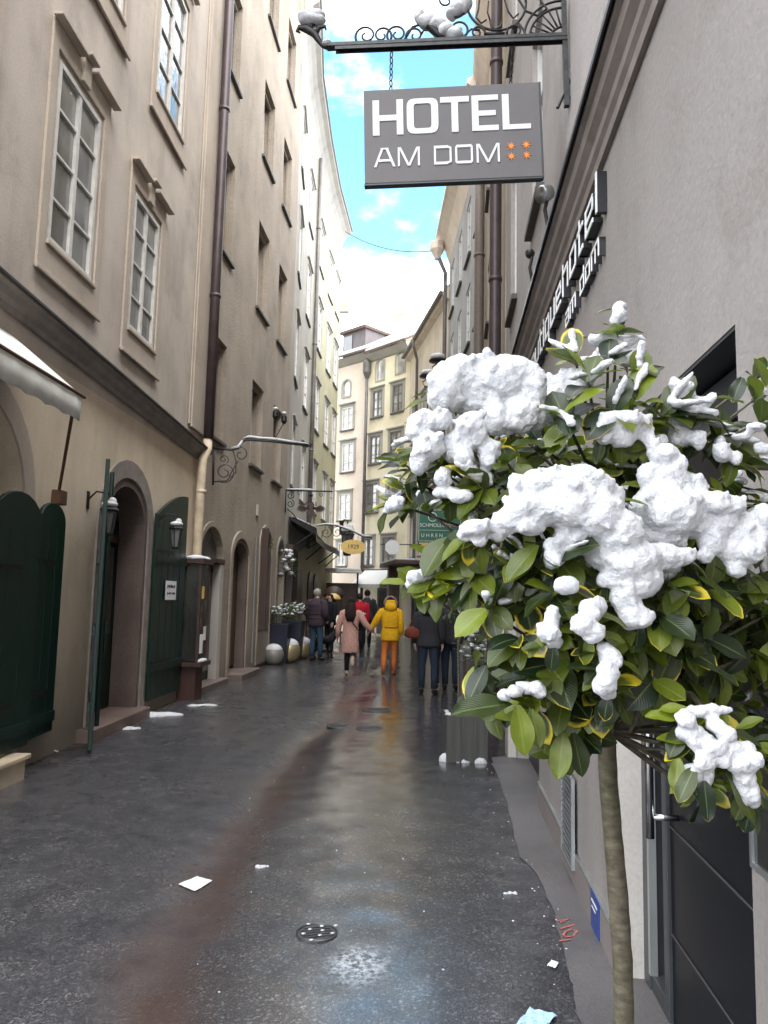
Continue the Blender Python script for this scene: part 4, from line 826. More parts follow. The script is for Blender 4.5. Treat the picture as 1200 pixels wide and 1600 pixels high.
# ------------------------------------------------------------------ awning on house A
t = thing('awning', 'faded cream canvas awning with a hanging valance on the nearest left house', 'awning', FA.w(-2.2, 0, 3.0), FA.rz)
m = MB(); m.prism([(-.7, .44), (-.03, .98), (-.03, 1.0), (-.7, .455)], 3.1, origin=Vector((-1.3, 0, 0)), ex=Vector((0, 1, 0)), ey=Vector((0, 0, 1)), ez=Vector((1, 0, 0))); m.build('canopy', 'awning', t)
m = MB()
n = 30; vs = []
for i in range(n+1):
    x = -1.3+3.1*i/n; w_ = .012*math.sin(i*1.9)
    vs.append([m.bm.verts.new((x, -.7+w_*f, .452-.23*f+.008*math.sin(i*2.3)*f)) for f in (0, .5, 1)]+[m.bm.verts.new((x, -.694+w_*f, .452-.23*f+.008*math.sin(i*2.3)*f)) for f in (1, .5, 0)])
for a, b_ in zip(vs, vs[1:]):
    for j in range(6): m.bm.faces.new((a[j], a[(j+1) % 6], b_[(j+1) % 6], b_[j]))
m.bm.faces.new(vs[0]); m.bm.faces.new(vs[-1][::-1]); m.build('valance', 'awning', t, smooth=True)
m = MB(); m.tube([(-1.32, -.7, .455), (1.86, -.7, .455)], .016, 8); m.tube([(1.7, -.69, .44), (2.86, -.04, -.30)], .016, 8); m.build('awning_arm', 'rust', t)
m = MB(); m.box(2.78, 2.94, -.10, -.001, -.42, -.27); m.build('wall_plate', 'rust', t, bevel=.01)
# ------------------------------------------------------------------ wall lanterns
def lantern(name, label, loc, rz, s=1.0, group='wall lanterns', arm=True):
    t = thing(name, label, 'lantern', loc, rz, group)
    if arm:
        m = MB(); m.tube([(0, 0, .12*s), (0, -.10*s, .22*s), (0, -.24*s, .2*s), (0, -.26*s, .12*s)], .011*s, 8); m.box(-.03*s, .03*s, -.012, .0, .02*s, .22*s); m.build('arm', 'black', t)
    m = MB()
    for a in range(6):
        c_, s_ = math.cos(a*math.pi/3), math.sin(a*math.pi/3); m.tube([(c_*.05*s, -.26*s+s_*.05*s, -.26*s), (c_*.085*s, -.26*s+s_*.085*s, .0)], .007*s, 5)
    m.lathe([(.05*s, -.28*s), (.055*s, -.255*s), (.02*s, -.25*s)], c=(0, -.26*s, 0), seg=6); m.lathe([(.10*s, .0), (.105*s, .015*s), (.05*s, .07*s), (.02*s, .10*s), (.02*s, .13*s), (.0, .14*s)], c=(0, -.26*s, 0), seg=6); m.build('cage', 'black', t)
    m = MB(); m.lathe([(.043*s, -.25*s), (.076*s, -.005*s)], c=(0, -.26*s, 0), seg=6); m.build('lamp_glass', 'lampglass', t)
    m = MB(); m.ball((0, -.26*s, .075*s), .085*s, 2, (1.1, 1.1, .5)); m.ball((.02*s, -.28*s, .11*s), .05*s, 2); m.build('snow_cap', 'snow', t, smooth=True)
    return t
lantern('wall_lantern', 'snow capped black lantern hanging inside the dark green doorway arch', FA.w(FA.at(170, 812, -.26)[0], .0, FA.at(170, 812, -.26)[1]+.1), FA.rz, 1.0)
lantern('wall_lantern', 'snow capped black lantern in front of the right open green shutter', FA.w(FA.at(275, 838, -.34)[0], -.08, FA.at(275, 838, -.34)[1]+.1), FA.rz, 1.0)
lp = D(533, 838, 31.5); lantern('wall_lantern', 'black street lantern far down the street beside the yellow oval sign', lp, .4, 3.0)
# notice on the shutter
t = thing('paper_notice', 'white paper notice with handwriting on the right open green shutter', 'notice', FA.w(4.05, -.1, 1.62), FA.rz)
m = MB(); m.box(0, .5, -.003, .0, -.02, .26); m.build('sheet', 'paper', t)
m = MB(); rr_ = random.Random(4)
for row, (z_, h_) in enumerate(((.165, .035), (.07, .02))):
    x = .07
    while x < .42: w_ = rr_.uniform(.01, .03); m.tube([(x, -.0045, z_+rr_.uniform(-.01, .01)), (x+w_*.5, -.0045, z_+h_*rr_.uniform(.4, 1.2)), (x+w_, -.0045, z_+rr_.uniform(-.01, .01))], .003, 4); x += w_*.8
m.build('handwriting', 'ink', t)
# glass showcase on the corner of B
t = thing('showcase', 'narrow wooden glass showcase with a snowy top beside the right green shutter', 'showcase', FB.w(-.95, -.02, 0), FB.rz)
m = MB(); m.box(.06, .44, -.30, 0, .0, .55); m.build('plinth', 'wood_r', t, bevel=.01)
m = MB()
for x0 in (0, .46):
    for y0_ in (-.34, -.04): m.box(x0, x0+.04, y0_, y0_+.04, .62, 2.18)
m.box(-.03, .53, -.4, .0, .55, .62); m.box(-.03, .53, -.38, .0, 2.18, 2.26); m.box(.0, .5, -.012, -.002, .62, 2.18); m.build('frame', 'wood_d', t)
m = MB(); m.box(.01, .49, -.33, -.318, .63, 2.17); m.box(.01, .02, -.31, -.02, .63, 2.17); m.box(.48, .49, -.31, -.02, .63, 2.17); m.build('pane', glass('showcase_glass', (.03, .03, .027), .04), t)
for gx, gz, gw, gh, gm in ((.10, .75, .16, .3, 'paper'), (.28, .95, .13, .22, 'frame_w'), (.12, 1.3, .22, .12, 'wood_r'), (.10, 1.62, .12, .2, 'sign_gold_card'), (.27, 1.6, .14, .26, 'wood_d')):
    m = MB(); m.box(gx, gx+gw, -.3345, -.3305, gz, gz+gh); m.build('display_goods', M.get(gm, M['oval']), t)
m = MB(); m.ball((.12, -.2, 2.27), .16, 3, (1, 1, .35)); m.ball((.36, -.2, 2.27), .17, 3, (1, 1, .3)); m.ball((.25, -.33, .63), .12, 3, (2, .5, .3)); m.build('snow_cap', 'snow', t, smooth=True)
# ------------------------------------------------------------------ brackets on the left
def frame_at(o, ex):
    ex = ex.normalized(); ez = Vector((0, 0, 1)); ez = (ez-ex*ez.dot(ex)).normalized(); ey = ez.cross(ex)
    return Matrix(((ex.x, ey.x, ez.x, o.x), (ex.y, ey.y, ez.y, o.y), (ex.z, ey.z, ez.z, o.z), (0, 0, 0, 1)))
o0 = FB.w(.52, 0, 4.33)
def ob_mtx(name, label, cat, Mx):
    t = bpy.data.objects.new(name, None); COL.objects.link(t); t.empty_display_size = .1; t.matrix_world = Mx; return tag(t, label, cat)
t = ob_mtx('sign_bracket', 'long snow covered bracket arm with iron scrolls, reaching out from the roughcast house', 'bracket', frame_at(o0, -FB.n+Vector((0, .22, .02))))
def lspiral(mb, cx, cz, r, a0, turns, sgn, th): mb.tube([(cx+math.cos(a0+sgn*turns*6.283*i/24)*r*(1-.8*i/24), 0, cz+math.sin(a0+sgn*turns*6.283*i/24)*r*(1-.8*i/24)) for i in range(25)], th, 6)
m = MB(); m.tube([(0, 0, .02), (.32, 0, .0), (.45, 0, .03), (.52, 0, .16), (.60, 0, .20), (1.1, 0, .18), (1.75, 0, .12)], .022, 8); m.tube([(.02, 0, .05), (.02, 0, -.66)], .018, 8)
lspiral(m, .22, -.42, .2, -2.2, 1.6, 1, .011); lspiral(m, .2, -.18, .09, -1, 1.3, 1, .009); lspiral(m, .5, -.08, .15, 2.5, 1.2, -1, .01); m.tube([(.04, 0, -.6), (.25, 0, -.58), (.42, 0, -.42), (.42, 0, -.2), (.36, 0, .0)], .012, 6); m.tube([(.46, 0, -.2), (.30, 0, -.5)], .01, 6)
m.tube([(1.76, .0, .10), (1.80, 0, .15), (1.76, 0, .18)], .02, 6); m.build('arm', 'iron', t, smooth=True)
m = MB(); m.tube([(.33, 0, .035), (.46, 0, .06), (.53, 0, .18)], [.015, .03, .02], 8, flat=(1, 1.3)); m.tube([(.55, 0, .22), (.64, 0, .25), (.85, 0, .235), (1.1, 0, .225), (1.4, 0, .19), (1.74, 0, .155)], [.025, .04, .034, .038, .03, .02], 8, flat=(.8, 1.3)); m.build('snow_cover', 'snow', t, smooth=True)
for x_, h_ in ((1.12, .42), (1.28, .34)):
    m = MB(); m.tube([(1.1, 0, .2), (x_, 0, .2+h_)], .01, 6); m.lathe([(.03, -.02), (.055, .03), (.05, .12), (.02, .16)], c=(x_, 0, .2+h_), seg=10); sp_ = m.build('spot_lamp', 'black', t)
    m = MB(); m.ball((x_, 0, .38+h_), .05, 2, (1, 1, .7)); m.build('snow_cap', 'snow', sp_, smooth=True)
# eagle sign
o0 = D(447, 766, 20.3); t = ob_mtx('eagle_sign', 'dark iron sign cut as a spread eagle, hanging from a scrolled bracket', 'sign', frame_at(o0, -FB.n+Vector((0, .1, 0))))
m = MB(); m.tube([(0, 0, 0), (1.25, 0, .0)], .02, 8); m.tube([(.0, 0, .02), (.0, 0, -.6)], .016, 8); lspiral(m, .12, -.14, .11, 1.5, 1.4, -1, .011); lspiral(m, .13, -.36, .11, 1.2, 1.4, -1, .011); lspiral(m, .36, -.07, .07, 0, 1.2, 1, .009); lspiral(m, .95, -.09, .07, 2, 1.2, 1, .009)
m.tube([(.05, 0, -.5), (.2, 0, -.62), (.32, 0, -.78)], .014, 6); m.tube([(.68, 0, 0), (.68, 0, -.32)], .012, 6); m.ball((.68, 0, -.12), .05, 2); m.build('arm', 'black', t, smooth=True)
m = MB(); rr_ = random.Random(2)
m.prism([(.60, -.36), (.64, -.28), (.68, -.34), (.72, -.28), (.76, -.36), (.74, -.5), (.80, -.58), (.72, -.66), (.69, -.92), (.67, -.92), (.64, -.66), (.56, -.58), (.62, -.5)], .02)
for s_ in (-1, 1):
    for i in range(9):
        a = -1.05+i*.21; L_ = .36-.015*abs(i-4); bx, bz = .68+s_*.05, -.40-.014*i
        m.prism([(bx-s_*.0, bz-.03), (bx+s_*L_*.8*math.cos(a-.06), bz+L_*.8*math.sin(a-.06)*.75), (bx+s_*L_*math.cos(a), bz+L_*math.sin(a)*.75), (bx+s_*L_*.8*math.cos(a+.10), bz+L_*.8*math.sin(a+.10)*.75), (bx, bz+.03)], .018+.001*i+.0004*s_)
    lspiral(m, .68+s_*.10, -.36, .05, 1.6, 1.0, -s_, .012)
    for j in range(3): lspiral(m, .68+s_*.09, -.72-j*.07, .035, 0, 1.1, s_, .007)
m.build('eagle', 'wood_d', t)
m = MB(); m.tube([(.02, 0, .035), (.64, 0, .035), (.72, 0, .03)], [.02, .032, .015], 8); m.build('snow_cover', 'snow', t, smooth=True)
# oval sign on a curved arm
o0 = D(505, 824, 27.0); t = ob_mtx('oval_sign', 'yellow oval sign reading 1929 hanging from a curved scroll arm', 'sign', frame_at(o0, Vector((1, .05, 0))))
m = MB(); m.tube([(-.55, 0, .0), (.1, 0, .10), (.5, 0, .06), (1.0, 0, -.1), (1.45, 0, -.3), (1.75, 0, -.32)], .022, 8); m.tube([(-.5, 0, -.75), (-.1, 0, -.5), (.1, 0, .05)], .016, 6); lspiral(m, .1, -.18, .22, 1.2, 1.4, -1, .014); lspiral(m, .5, -.16, .2, 1.6, 1.4, 1, .014); lspiral(m, .86, -.24, .12, 1.6, 1.2, -1, .012); m.tube([(1.0, 0, -.1), (1.0, 0, -.42)], .01, 6); m.tube([(1.25, 0, -.22), (1.25, 0, -.42)], .01, 6); m.build('arm', 'iron', t, smooth=True)
m = MB(); m.prism([(1.08+.45*math.cos(2*math.pi*i/36), -.67+.26*math.sin(2*math.pi*i/36)) for i in range(36)], .05, origin=Vector((0, -.025, 0))); m.build('board', 'oval', t)
font_text(t, '1929', 1.08, -.73, .15, -.028, 'wood_d', ext=.003)
m = MB(); m.tube([(-.5, 0, .02), (.1, 0, .14), (.5, 0, .10), (1.0, 0, -.06), (1.45, 0, -.26), (1.75, 0, -.28)], [.015, .03, .03, .03, .04, .03], 8); m.build('snow_cover', 'snow', t, smooth=True)
# canopy of the left shops
t = thing('shop_canopy', 'dark curved metal canopy with a snow edge above the left shop row', 'canopy', FB.w(LB, 0, 3.0), FB.rz)
PCc = [Vector((-2.70, 21.6, 0)), Vector((-2.85, 24, 0)), Vector((-2.80, 27.5, 0)), Vector((-2.65, 31, 0)), Vector((-2.5, 33.0, 0))]
ov = [.78, .74, .66, .72, .62]; inv = t.matrix_basis; inv = (Matrix.Translation(t.location) @ Matrix.Rotation(FB.rz, 4, 'Z')).inverted()
def canopy_strip(mb, zin, zout, th, w0=0.0, w1=1.0, drop=0.0):
    rows_ = []
    for p_, o_ in zip(PCc, ov):
        a = Vector((p_.x+o_*w0, p_.y, zin)); b_ = Vector((p_.x+o_*w1, p_.y, zout)); rows_.append([mb.bm.verts.new(inv @ v) for v in (a, b_, b_-Vector((0, 0, th+drop)), a-Vector((0, 0, th)))])
    for r1, r2 in zip(rows_, rows_[1:]):
        for j in range(4): mb.bm.faces.new((r1[j], r1[(j+1) % 4], r2[(j+1) % 4], r2[j]))
    mb.bm.faces.new(rows_[0]); mb.bm.faces.new(rows_[-1][::-1])
m = MB(); canopy_strip(m, 3.95, 3.62, .08, 0, 1, .12); m.build('roof_sheet', 'black', t)
m = MB(); canopy_strip(m, 3.985, 3.665, .03, .1, 1.02); m.build('snow_cover', 'snow', t)
m = MB()
for p_, o_ in zip(PCc, ov): a = inv @ Vector((p_.x+.02, p_.y, 3.0)); b_ = inv @ Vector((p_.x+o_*.9, p_.y, 3.5)); m.tube([a, b_], .025, 6)
a = inv @ Vector((-2.66, 21.65, 3.0)); m.build('strut', 'black', t)
t = thing('shop_facade', 'dark timber shop front under the curved canopy on the left', 'shop front', frC[0].w(.3, 0, 0), frC[0].rz)
m = MB(); m.box(0, .3, -.2, -.01, 0, 3.1); m.box(2.4, 2.7, -.22, -.01, 0, 3.1); m.build('post', 'wood_d', t); m = MB(); m.box(.3, 2.4, -.1, -.065, .8, 2.7); m.build('pane', 'glass_d', t)
# wall plant and flower box, planters and balls on the left
def sprig(mb, base, h, r, n, rg, size=.06):
    for i in range(n):
        a = rg.uniform(0, 6.283); q = math.sqrt(rg.random())*r; z = h*rg.uniform(.25, 1)*(1-.3*q/r); p_ = Vector(base)+Vector((math.cos(a)*q, math.sin(a)*q, z))
        leaf(mb, p_, Vector((math.cos(a), math.sin(a), rg.uniform(-.3, .8))), Vector((0, 0, 1)), size*rg.uniform(.7, 1.3), size*.42, .25, rg, nx=2, nl=3)
def leaf(mb, base, d, up, L, W, curl, rg, nx=4, nl=6, fold=.22):
    d = d.normalized(); side = d.cross(up)
    if side.length < 1e-3: side = d.orthogonal()
    side.normalize(); nrm = side.cross(d).normalized(); uvl = mb.bm.loops.layers.uv.get('leaf') or mb.bm.loops.layers.uv.new('leaf'); rl = mb.bm.loops.layers.uv.get('rnd') or mb.bm.loops.layers.uv.new('rnd')
    r1, r2 = rg.random(), rg.random(); tw = rg.uniform(-.25, .25); g = []; wav = rg.uniform(0, 6.28)
    for j in range(nl+1):
        f = j/nl; wd = W*(max(0, math.sin(math.pi*min(1, .03+.97*f)**1.08))**.62)*(1 if j < nl else .0)+.0012
        c = base+d*(L*f*(1-.12*curl*f))-nrm*(curl*L*.5*f*f); row = []
        for i in range(nx+1):
            q = (i/nx-.5)*2; ang = tw*f; s2_ = side*math.cos(ang)+nrm*math.sin(ang)
            row.append((mb.bm.verts.new(c+s2_*(q*wd*.5)+nrm*(abs(q)*wd*fold*.5+.0022*math.sin(f*9+wav+q*2)*abs(q)*L/.09)), (i/nx, f)))
        g.append(row)
    for j in range(nl):
        for i in range(nx):
            q4 = (g[j][i], g[j][i+1], g[j+1][i+1], g[j+1][i]); fc_ = mb.bm.faces.new([v[0] for v in q4]); fc_.smooth = True
            for lp_, v in zip(fc_.loops, q4): lp_[uvl].uv = v[1]; lp_[rl].uv = (r1, r2)
def foliage(name, mb, mat, parent=None):
    me = bpy.data.meshes.new(name); mb.bm.to_mesh(me); me.materials.append(M[mat]); o = bpy.data.objects.new(name, me); COL.objects.link(o); o.parent = parent; return o
def snow_bits(parent, pts, name='snow_cover'):
    m = MB()
    for c_, r_, s_ in pts: m.ball(c_, r_, 1, s_)
    return m.build(name, 'snow', parent, smooth=True)
rg = random.Random(21); M['planter_b'] = wood('planter_weathered', (.085, .07, .055), .8, 6)
def tall_planter(name, label, loc, rz, w_, h_, mat, bush=(.3, .45), cat='planter', group=None, snow=18, slats=False, leafn=150, ls=.07):
    t = thing(name, label, cat, loc, rz, group)
    m = MB(); m.loft([(0, 0, 0, w_*.36, w_*.36), (0, 0, h_, w_*.5, w_*.5)], 4, Matrix.Rotation(math.pi/4, 4, 'Z') @ Matrix.Scale(1.414, 4, (1, 0, 0)) @ Matrix.Scale(1.414, 4, (0, 1, 0)))
    m.build('pot', mat, t, bevel=.008); m = MB(); m.box(-w_*.42, w_*.42, -w_*.42, w_*.42, h_-.03, h_+.006); m.build('soil', 'soil', t)
    if bush:
        f = MB(); sprig(f, (0, 0, h_), bush[1], bush[0], leafn, rg, ls); foliage('foliage', f, 'leaf_far', t)
        pts = []
        for i in range(snow): a = rg.uniform(0, 6.283); q = math.sqrt(rg.random())*bush[0]; pts.append(((math.cos(a)*q, math.sin(a)*q, h_+bush[1]*rg.uniform(.5, 1.0)*(1-.3*q/bush[0])), rg.uniform(.025, .06), (1.2, 1, .6)))
        snow_bits(t, pts)
    return t
tall_planter('planter', 'tall tapered navy planter with a snowy silver-green shrub by the left wall', D(463, 1030, 20.6)*Vector((1, 1, 0)) if False else Vector((-2.33, 20.4, 0)), FB.rz, .55, 1.05, 'planter_n', (.42, .55), group='planters by the left wall', snow=60, leafn=260, ls=.1)
tall_planter('planter', 'dark navy planter behind the tapered one, nearer the arched window', Vector((-2.52, 19.2, 0)), FB.rz, .5, 1.0, 'planter_n', (.34, .5), group='planters by the left wall', snow=34, leafn=200, ls=.1)
for (px_, py_, Yy, r_, mat, lab) in ((451, 1021, 19.6, .30, 'gold', 'large dull brass ball with a snow cap, in front of the left planters'), (472, 1012, 20.9, .29, 'gold', 'second brass ball with a snow cap, farther back by the walking man'), (428, 1014, 18.9, .25, 'greyball', 'grey stone ball between the brass ball and the left wall')):
    c_ = D(px_, py_, Yy); t = thing('decorative_ball', lab, 'ball', (c_.x, c_.y, 0), 0, 'balls by the left wall')
    m = MB(); m.ball((0, 0, r_), r_, 4); m.build('ball', mat, t, smooth=True)
    m = MB(); m.ball((0, .0, r_*1.5), r_*.84, 3, (1, 1, .72)); m.build('snow_cap', 'snow', t, smooth=True)
m = MB(); c_ = FB.w(7.35, -.12, 2.35); sprig(m, c_-Vector((0, 0, .3)), .9, .26, 120, rg, .1); t = thing('wall_plant', 'snowy plant bush hanging high on the wall by the arched window', 'plant', c_); f = foliage('foliage', m, 'leaf_far', None); f.parent = t; f.matrix_basis = Matrix.Translation(-c_)
snow_bits(t, [((rg.uniform(-.2, .2), rg.uniform(-.2, .2), rg.uniform(-.1, .6)), rg.uniform(.04, .09), (1.2, 1, .7)) for i in range(16)])
# wreath over arch 3
m = MB(); c_ = FB.w(5.2, .1, 2.95); sprig(m, Vector((0, 0, -.25)), .5, .3, 120, rg, .1); t = thing('door_greenery', 'dark green garland in the head of the arch with the red shop window', 'garland', c_); foliage('foliage', m, 'leaf', t); snow_bits(t, [((-.12, -.1, .0), .06, (1, 1, .8)), ((-.05, -.15, -.1), .04, (1, 1, .8))])
# awnings far away
t = thing('awning', 'small white sloping awning over the yellow house shop', 'awning', FY.w(.35, 0, 2.2), FY.rz)
ax0, _ = FY.at(573, 905); ax1, _ = FY.at(618, 905); w_ = ax1-ax0; sh_ = ax0-.35
m = MB(); m.prism([(-.95, .05), (-.02, .75), (-.02, .8), (-.97, .08)], w_, origin=Vector((sh_, 0, .0)), ex=Vector((0, 1, 0)), ey=Vector((0, 0, 1)), ez=Vector((1, 0, 0))); m.build('canopy', 'white', t); m = MB(); m.box(sh_, sh_+w_, -.97, -.94, -.08, .06); m.build('valance', 'awning', t)
m = MB(); m.tube([(sh_+w_-.05, -.9, .0), (sh_+w_-.05, -.02, -.1)], .02, 6); m.build('awning_arm', 'alu', t)
t = thing('awning', 'flat snowy market awning at the street corner below the rose house', 'awning', D(538, 905, 33.5)*Vector((1, 1, 0)))
m = MB(); m.box(-1.0, .75, -.7, .7, 2.75, 2.83); m.build('canopy', 'awning', t); m = MB(); m.box(-.96, .72, -.66, .66, 2.835, 2.93); m.build('snow_cover', 'snow', t, bevel=.04)
m = MB(); m.tube([(.6, -.6, 0), (.6, -.6, 2.75)], .04, 8); m.tube([(-.85, -.6, 0), (-.85, -.6, 2.75)], .04, 8); m.build('post', 'iron', t); m = MB(); m.box(-.9, .55, -.1, .1, .9, 2.3); m.build('stall_goods', 'wood_d', t)
t = thing('awning', 'yellow domed awning over a shop entrance in the left row', 'awning', D(521, 930, 28.5)*Vector((1, 1, 0))+Vector((0, 0, 1.6)))
m = MB(); m.loft([(0, 0, z_,   .28*math.cos(a)+.01, .26*math.cos(a)+.01) for a, z_ in [(i*math.pi/2/7, .26*math.sin(i*math.pi/2/7)) for i in range(8)]], 16); m.build('dome', 'oval', t, smooth=True)
m = MB(); m.loft([(0, .1, z_,   .38*math.cos(a)+.01, .24*math.cos(a)+.01) for a, z_ in [(i*math.pi/2/7, .10+.40*math.sin(i*math.pi/2/7)) for i in range(8)]], 16); m.build('hood', 'wood_d', t, smooth=True); m = MB(); m.tube([(.3, 0, -1.6), (.3, 0, .1)], .03, 6); m.build('post', 'iron', t)
# ------------------------------------------------------------------ green shop sign and the white disc on the right
o0 = D(652, 846, 21.5); t = ob_mtx('shop_sign', 'green hanging shop sign with a white clock face, half behind the snowy tree', 'sign', frame_at(o0, Vector((1, -.02, 0))))
m = MB(); m.box(0, 1.25, -.05, .05, -.02, .92); m.build('board', 'sgreen', t, bevel=.01)
m = MB(); ring_prism(m, rect(.03, 1.22, .01, .90), rect(.04, 1.21, .02, .89), -.054, -.0505); m.box(.05, 1.2, -.0545, -.0507, .32, .328); m.build('border_line', 'paper', t)
m = MB(); ring_prism(m, [(.42+.13*math.cos(a), .70+.13*math.sin(a)) for a in [2*math.pi*i/28 for i in range(28)]], [(.42+.11*math.cos(a), .70+.11*math.sin(a)) for a in [2*math.pi*i/28 for i in range(28)]], -.056, -.0505); m.box(.412, .428, -.057, -.0506, .69, .79); m.box(.42, .50, -.0575, -.0508, .682, .697); m.build('clock_mark', 'paper', t)
font_text(t, 'SCHMOLLGRUBER', .06, .42, .10, -.054, 'paper', align='LEFT', sx=1.0); font_text(t, 'U H R E N', .10, .13, .10, -.054, 'paper', align='LEFT', sx=1.0)
m = MB(); m.tube([(-1.05, 0, -.10), (1.5, 0, -.07)], .014, 6); m.tube([(.04, 0, -.10), (.04, 0, 1.0)], .014, 6); m.tube([(.04, 0, 1.0), (1.6, 0, 1.02)], .02, 6); m.build('arm', 'black', t)
m = MB(); m.box(.12, .55, -.03, .03, -.16, -.03); m.box(.2, .5, -.028, .028, -.28, -.20); m.build('gold_board', 'sgold', t)
dc = D(613, 855, 21.4); m = MB(); m.prism([(.215*math.cos(math.pi/8+2*math.pi*i/8), .215*math.sin(math.pi/8+2*math.pi*i/8)) for i in range(8)], .05, origin=dc); o = m.build('round_sign', 'white'); tag(o, 'plain white octagonal hanging sign in front of the yellow house', 'sign')
# lamps on the right row, above the tree
for (px_, py_, Yy, lab, s_) in ((668, 592, 24.5, 'snowy black arm lamp over the street, lower one left of the tree top', 1.0), (684, 568, 22.5, 'snowy black arm lamp just behind the top snow of the tree', 1.0)):
    c_ = D(px_, py_, Yy); t = thing('street_lamp', lab, 'street lamp', c_, 0, 'arm lamps on the right row')
    m = MB(); m.lathe([(.05, .02), (.27, .06), (.27, .1), (.10, .2), (.0, .24)], seg=16); m.build('shade', 'black', t, smooth=True); m = MB(); m.ball((0, 0, .2), .24, 2, (1, 1, .5)); m.build('snow_cap', 'snow', t, smooth=True)
    m = MB(); xw = (2.14+.024*(26-Yy))-c_.x if Yy < 26 else 1.5; m.tube([(.1, 0, .05), (-.16, 0, -.1), (-.1, 0, -.25), (.1, 0, -.3), (xw, 0, -.3)], .02, 6); m.tube([(.02, 0, -.25), (.02, 0, -1.0)], .025, 6); m.build('arm', 'black', t)
# ------------------------------------------------------------------ planters on the right
c_ = (G(693, 1195)+G(758, 1195))/2
t = thing('planter', 'square grey wooden planter holding a thin sapling, on the road by the hotel', 'planter', (c_.x+.02, c_.y+.22, 0), .03)
m = MB(); w_ = .215
for x0, x1, y0_, y1_ in ((-w_, w_, -w_, -w_+.04), (-w_, w_, w_-.04, w_), (-w_, -w_+.04, -w_+.04, w_-.04), (w_-.04, w_, -w_+.04, w_-.04)): m.box(x0, x1, y0_, y1_, .02, .50)
for i in range(5): m.box(-w_+.02+i*.084, -w_+.07+i*.084, -w_-.006, -w_-.0005, .03, .49)
m.box(-w_+.041, w_-.041, -w_+.041, w_-.041, .03, .10); m.build('box', 'planter', t)
m = MB(); m.box(-w_+.041, w_-.041, -w_+.041, w_-.041, .12, .45); m.build('soil', 'soil', t)
snow_bits(t, [((-.17, -.19, .505), .05, (1.5, .7, .4)), ((-.08, -.2, .505), .04, (1.6, .6, .4)), ((.1, -.19, .505), .05, (1.6, .7, .4)), ((-.19, .0, .505), .045, (.6, 2, .4)), ((.02, .05, .46), .09, (1.4, 1, .35)), ((.12, .15, .5), .06, (1.4, 1, .4))], 'snow_rim')
tx = D(716, 1090, c_.y+.2); t = thing('sapling', 'thin stemmed sapling with a small snowy crown in the square grey planter', 'tree', (tx.x, tx.y, .45))
m = MB(); m.tube([(0, 0, 0), (.005, 0, .3), (-.005, 0, .7), (.01, 0, 1.15)], [.017, .015, .014, .012], 8)
for i in range(7): a = i*.9; m.tube([(.0, 0, .9+.03*i), (math.cos(a)*.16, math.sin(a)*.16, 1.1+.06*i)], [.007, .003], 5)
m.build('trunk', 'bark', t, smooth=True)
f = MB(); 
for i in range(260):
    v = Vector((rg.gauss(0, 1), rg.gauss(0, 1), rg.gauss(0, 1))).normalized()*rg.random()**.4; p_ = Vector((v.x*.30, v.y*.30, 1.35+v.z*.36)); leaf(f, p_, v+Vector((0, 0, rg.uniform(-.3, .5))), Vector((0, 0, 1)), rg.uniform(.06, .1), .035, .3, rg, 2, 4)
foliage('crown', f, 'leaf_far', t)
snow_bits(t, [((rg.uniform(-.26, .26), rg.uniform(-.26, .26), 1.35+rg.uniform(-.2, .36)), rg.uniform(.025, .06), (1.3, 1.1, .7)) for i in range(46)])
for i, (x_, y_, w_, h_, lab) in enumerate(((1.36, 10.9, .30, .70, 'weathered grey planter with snow on its rim, nearer of the two behind the sapling'), (1.42, 11.9, .28, .85, 'taller weathered grey planter with snow on its rim, farther of the two behind the sapling'))):
    t = tall_planter('planter', lab, (x_, y_, 0), .1, w_, h_, 'planter_b', (.26, .5), group='grey planters behind the sapling', snow=14, leafn=110, ls=.09); snow_bits(t, [((-w_*.35, -w_*.4, h_), .05, (1.4, 1, .4)), ((w_*.3, -w_*.4, h_), .06, (1.4, 1, .4))], 'snow_rim')
# ------------------------------------------------------------------ small things on the ground
def zg(p, e=.004): return Vector((p.x, p.y, ground_h(p.x, p.y)+e))
def snow_patch(name, label, c, rx, ry, seed, h=.025, rz=0):
    r_ = random.Random(seed); m = MB(); 
    for i in range(14):
        a = r_.uniform(0, 6.283); q = math.sqrt(r_.random()); m.ball((math.cos(a)*q*rx, math.sin(a)*q*ry, 0), r_.uniform(.3, .6)*min(rx, ry), 2, (r_.uniform(.9, 2.2)*(1.4 if rx > ry else 1), r_.uniform(.9, 1.5), h/min(rx, ry)*2.2))
    o = m.build(name, 'snow', smooth=True); o.location = zg(c, 0); o.rotation_euler = (0, 0, rz); return tag(o, label, 'snow')
snow_patch('snow_patch', 'long thin patch of leftover snow on the road by the right green shutter', G(240, 1120), .3, .12, 1, .03, .2)
snow_patch('snow_patch', 'small sliver of snow on the road before the green doorway step', G(195, 1141), .15, .05, 2, .02, .3)
snow_patch('snow_patch', 'faint snow streak on the road near the glass showcase', G(312, 1104), .22, .06, 3, .015, .1)
snow_patch('snow_lump', 'largest fallen snow lump at the left foot of the square grey planter', G(705, 1193), .075, .05, 4, .07)
snow_patch('snow_lump', 'middle fallen snow lump before the square grey planter', G(730, 1194), .045, .03, 5, .04)
snow_patch('snow_lump', 'fallen snow lump at the right foot of the square grey planter', G(752, 1195), .05, .03, 6, .045)
snow_patch('snow_lump', 'small snow crumb alone on the wet road behind the paper sheet', G(410, 1355), .035, .014, 8, .012)
snow_patch('snow_lump', 'flat sliver of snow on the dark asphalt left of the pavement edge', G(799, 1402), .04, .012, 9, .01)
m = MB(); rr_ = random.Random(5)
